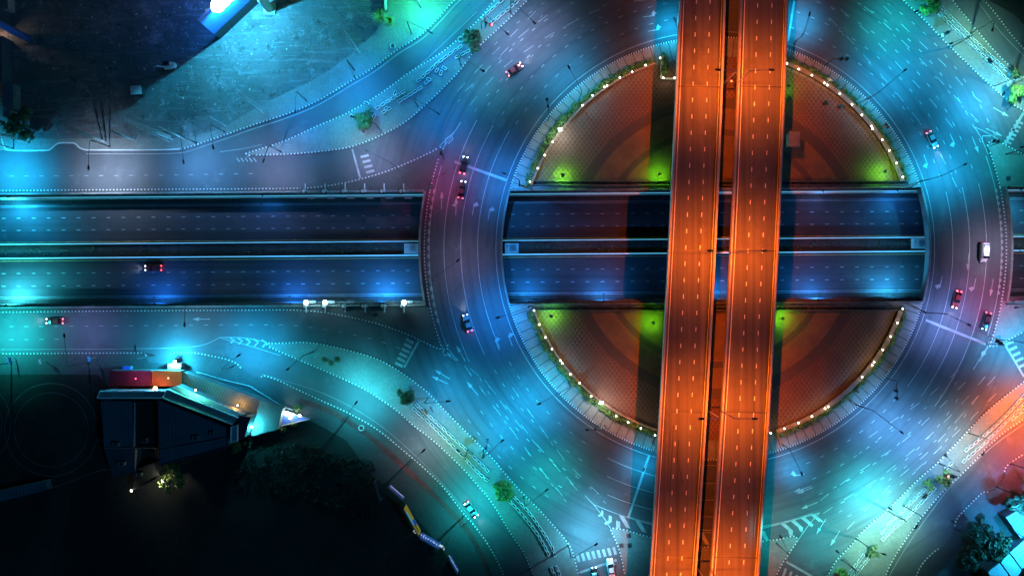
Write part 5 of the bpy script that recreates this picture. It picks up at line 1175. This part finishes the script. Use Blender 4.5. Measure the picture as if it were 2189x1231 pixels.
# lower right cyan roofs
building("glowing_roof", "bright cyan lit roof panel at the lower right corner, upper one", [(2160, 1180), (2195, 1150), (2225, 1185), (2185, 1215)], 5, M['white'], group=None)
building("glowing_roof", "bright cyan lit roof panel at the lower right corner, lower one", [(2112, 1222), (2137, 1203), (2168, 1245), (2140, 1265)], 5, M['white'])
building("glowing_roof", "bright cyan lit roof panel between the other two at lower right", [(2139, 1200), (2158, 1183), (2184, 1218), (2169, 1242)], 5, M['white'])
building("dark_house", "teal lit flat house at the right edge above the cyan roofs", [(2150, 1105), (2230, 1060), (2260, 1130), (2182, 1150)], 4, M['roof_grey'])
flood_mast(2215, 1160, 11, "cyan floodlight mast over the lower right roofs", (.02, .5, 1), 26000)
flood_mast(-12, 60, 4, "warm pale floodlight lighting the tiled yard at the left edge", (1, .75, .6), 700)
# green lit tiled yard at the top
building("yard_wall_house", "low cream wall on the green lit yard's left side", [(820, -40), (826, -40), (827, 20), (822, 22)], 2.2, M['parapet'])
flood_mast(893, -4, 8, "green floodlight mast over the tiled yard at the top edge", (.04, 1, .5), 24000)
# small street things
for x, y, wh in ((793, 404, "on the upper-left wedge"), (818, 428, "second, on the upper-left wedge"), (803, 672, "on the lower-left wedge"), (2155, 382, "on the upper-right wedge"), (2134, 723, "on the lower-right wedge"), (1344, 1144, "first, on the bottom traffic median"), (1328, 1165, "second, on the bottom traffic median"), (1346, 1165, "third, on the bottom traffic median")):
    o = link("access_cover", cached("cover_mesh", lambda q: (q.box((0, 0, .02), (1.1, 1.1, .06)), q.box((0, 0, .06), (.8, .8, .03))), [M['metal_dark']]), None, P(x, y) + Vector((0, 0, .15)), .2); tag(o, f"dark square access cover set in paving {wh}", "cover", "access covers in the paving")
for x, y, wh in ((840, 100, "by the palms' tiled corner"), (773, 914, "on the red path at lower left"), (778, 282, "on the upper-left median"), (985, 86, "by the upper tree of the upper-left median")):
    o = link("ring_planter", cached("ring_planter_mesh", lambda q: (q.wall([Vector((math.cos(a * .4), math.sin(a * .4))) * .65 for a in range(16)], .18, 0, .5, True)), [M['concrete']]), None, P(x, y) + Vector((0, 0, .15))); tag(o, f"small round concrete ring planter {wh}", "planter", "round ring planters")
b = MB(); o0 = P(700, 880); b.strip([P(*p).to_2d() for p in catmull([(640, 856), (690, 872), (740, 898), (790, 932), (850, 985), (920, 1050), (980, 1110), (1010, 1150), (1040, 1210), (1060, 1260)], 6)], 1.3, .155); struct("red_path", b, [M['red_path']])
b = MB()
for cx_, cy_, r_ in ((110, 918, 79), (110, 918, 99), (-75, 905, 80), (-75, 905, 99)): b.strip([P(p.x, p.y).to_2d() for p in arc(cx_, cy_, r_, r_, 0, 360, 90)], .2, .175)
b.strip([P(*p).to_2d() for p in catmull([(100, 1046), (160, 1025), (215, 1005), (260, 1000)], 6)], .2, .178)
struct("practice_track_lines", b, [M['concrete_dark']])
t = thing("low_fence", "thin white fence running along the forecourt to the triangular platform", "fence", P(500, 830)); o0 = P(500, 830)
fp = catmull([(420, 795), (440, 800), (480, 812), (530, 824), (545, 832), (575, 850), (605, 868), (625, 876)], 6)
b = MB(); b.wall([P(p.x, p.y, .9).to_2d() - o0.to_2d() for p in fp], .12, .85, .95); link("rail", b.mesh("rail", [M['white']]), t)
for p in fp[::3]:
    b = MB(); q = P(p.x, p.y, .9) - o0; b.tube([(q.x, q.y, .1), (q.x, q.y, .85)], .05, .05, 5); link("post", b.mesh("post", [M['white']]), t)

# rooftop clutter on the dark building
for x, y, h, sx, sy, wh in ((250, 948, 6.0, 1.6, .9, "front left on the annex roof"), (312, 940, 5.0, 1.2, 1.2, "on the blackish flat roof"), (262, 990, 4.0, 1.8, 1.0, "on the low back roof"), (300, 1012, 3.0, 1.4, .8, "on the black back shed"), (420, 935, 7.5, 1.6, 1.2, "in the middle of the hall roof"), (455, 925, 7.5, 1.2, .9, "near the hall roof's plum edge")):
    t = thing("roof_unit", f"small grey air-conditioning unit {wh}", "air conditioner", P(x, y, h), R(random.uniform(-8, 8)), "units on the dark roofs")
    b = MB(); b.box((0, 0, .45), (sx, sy, .9)); link("casing", b.mesh("casing", [M['metal']]), t)
    b = MB(); b.tube([(0, 0, .9), (0, 0, .96)], min(sx, sy) * .36, min(sx, sy) * .36, 12); link("fan_grille", b.mesh("fan_grille", [M['metal_dark']]), t)
for a, c, h, wh in (((222, 957), (336, 957), 6.3, "across the annex roofs"), ((340, 962), (486, 935), 7.9, "across the hall roof"), ((288, 860), (288, 954), 6.4, "between the annex and the blackish roof")):
    A = P(*a, h); C = P(*c, h); m = (A + C) / 2
    b = MB(); b.tube([A - m, C - m], .12, .12, 7); o = link("roof_pipe", b.mesh("roof_pipe", [M['metal']]), None, m); tag(o, f"thin grey pipe running {wh}", "pipe", "pipes on the dark roofs")
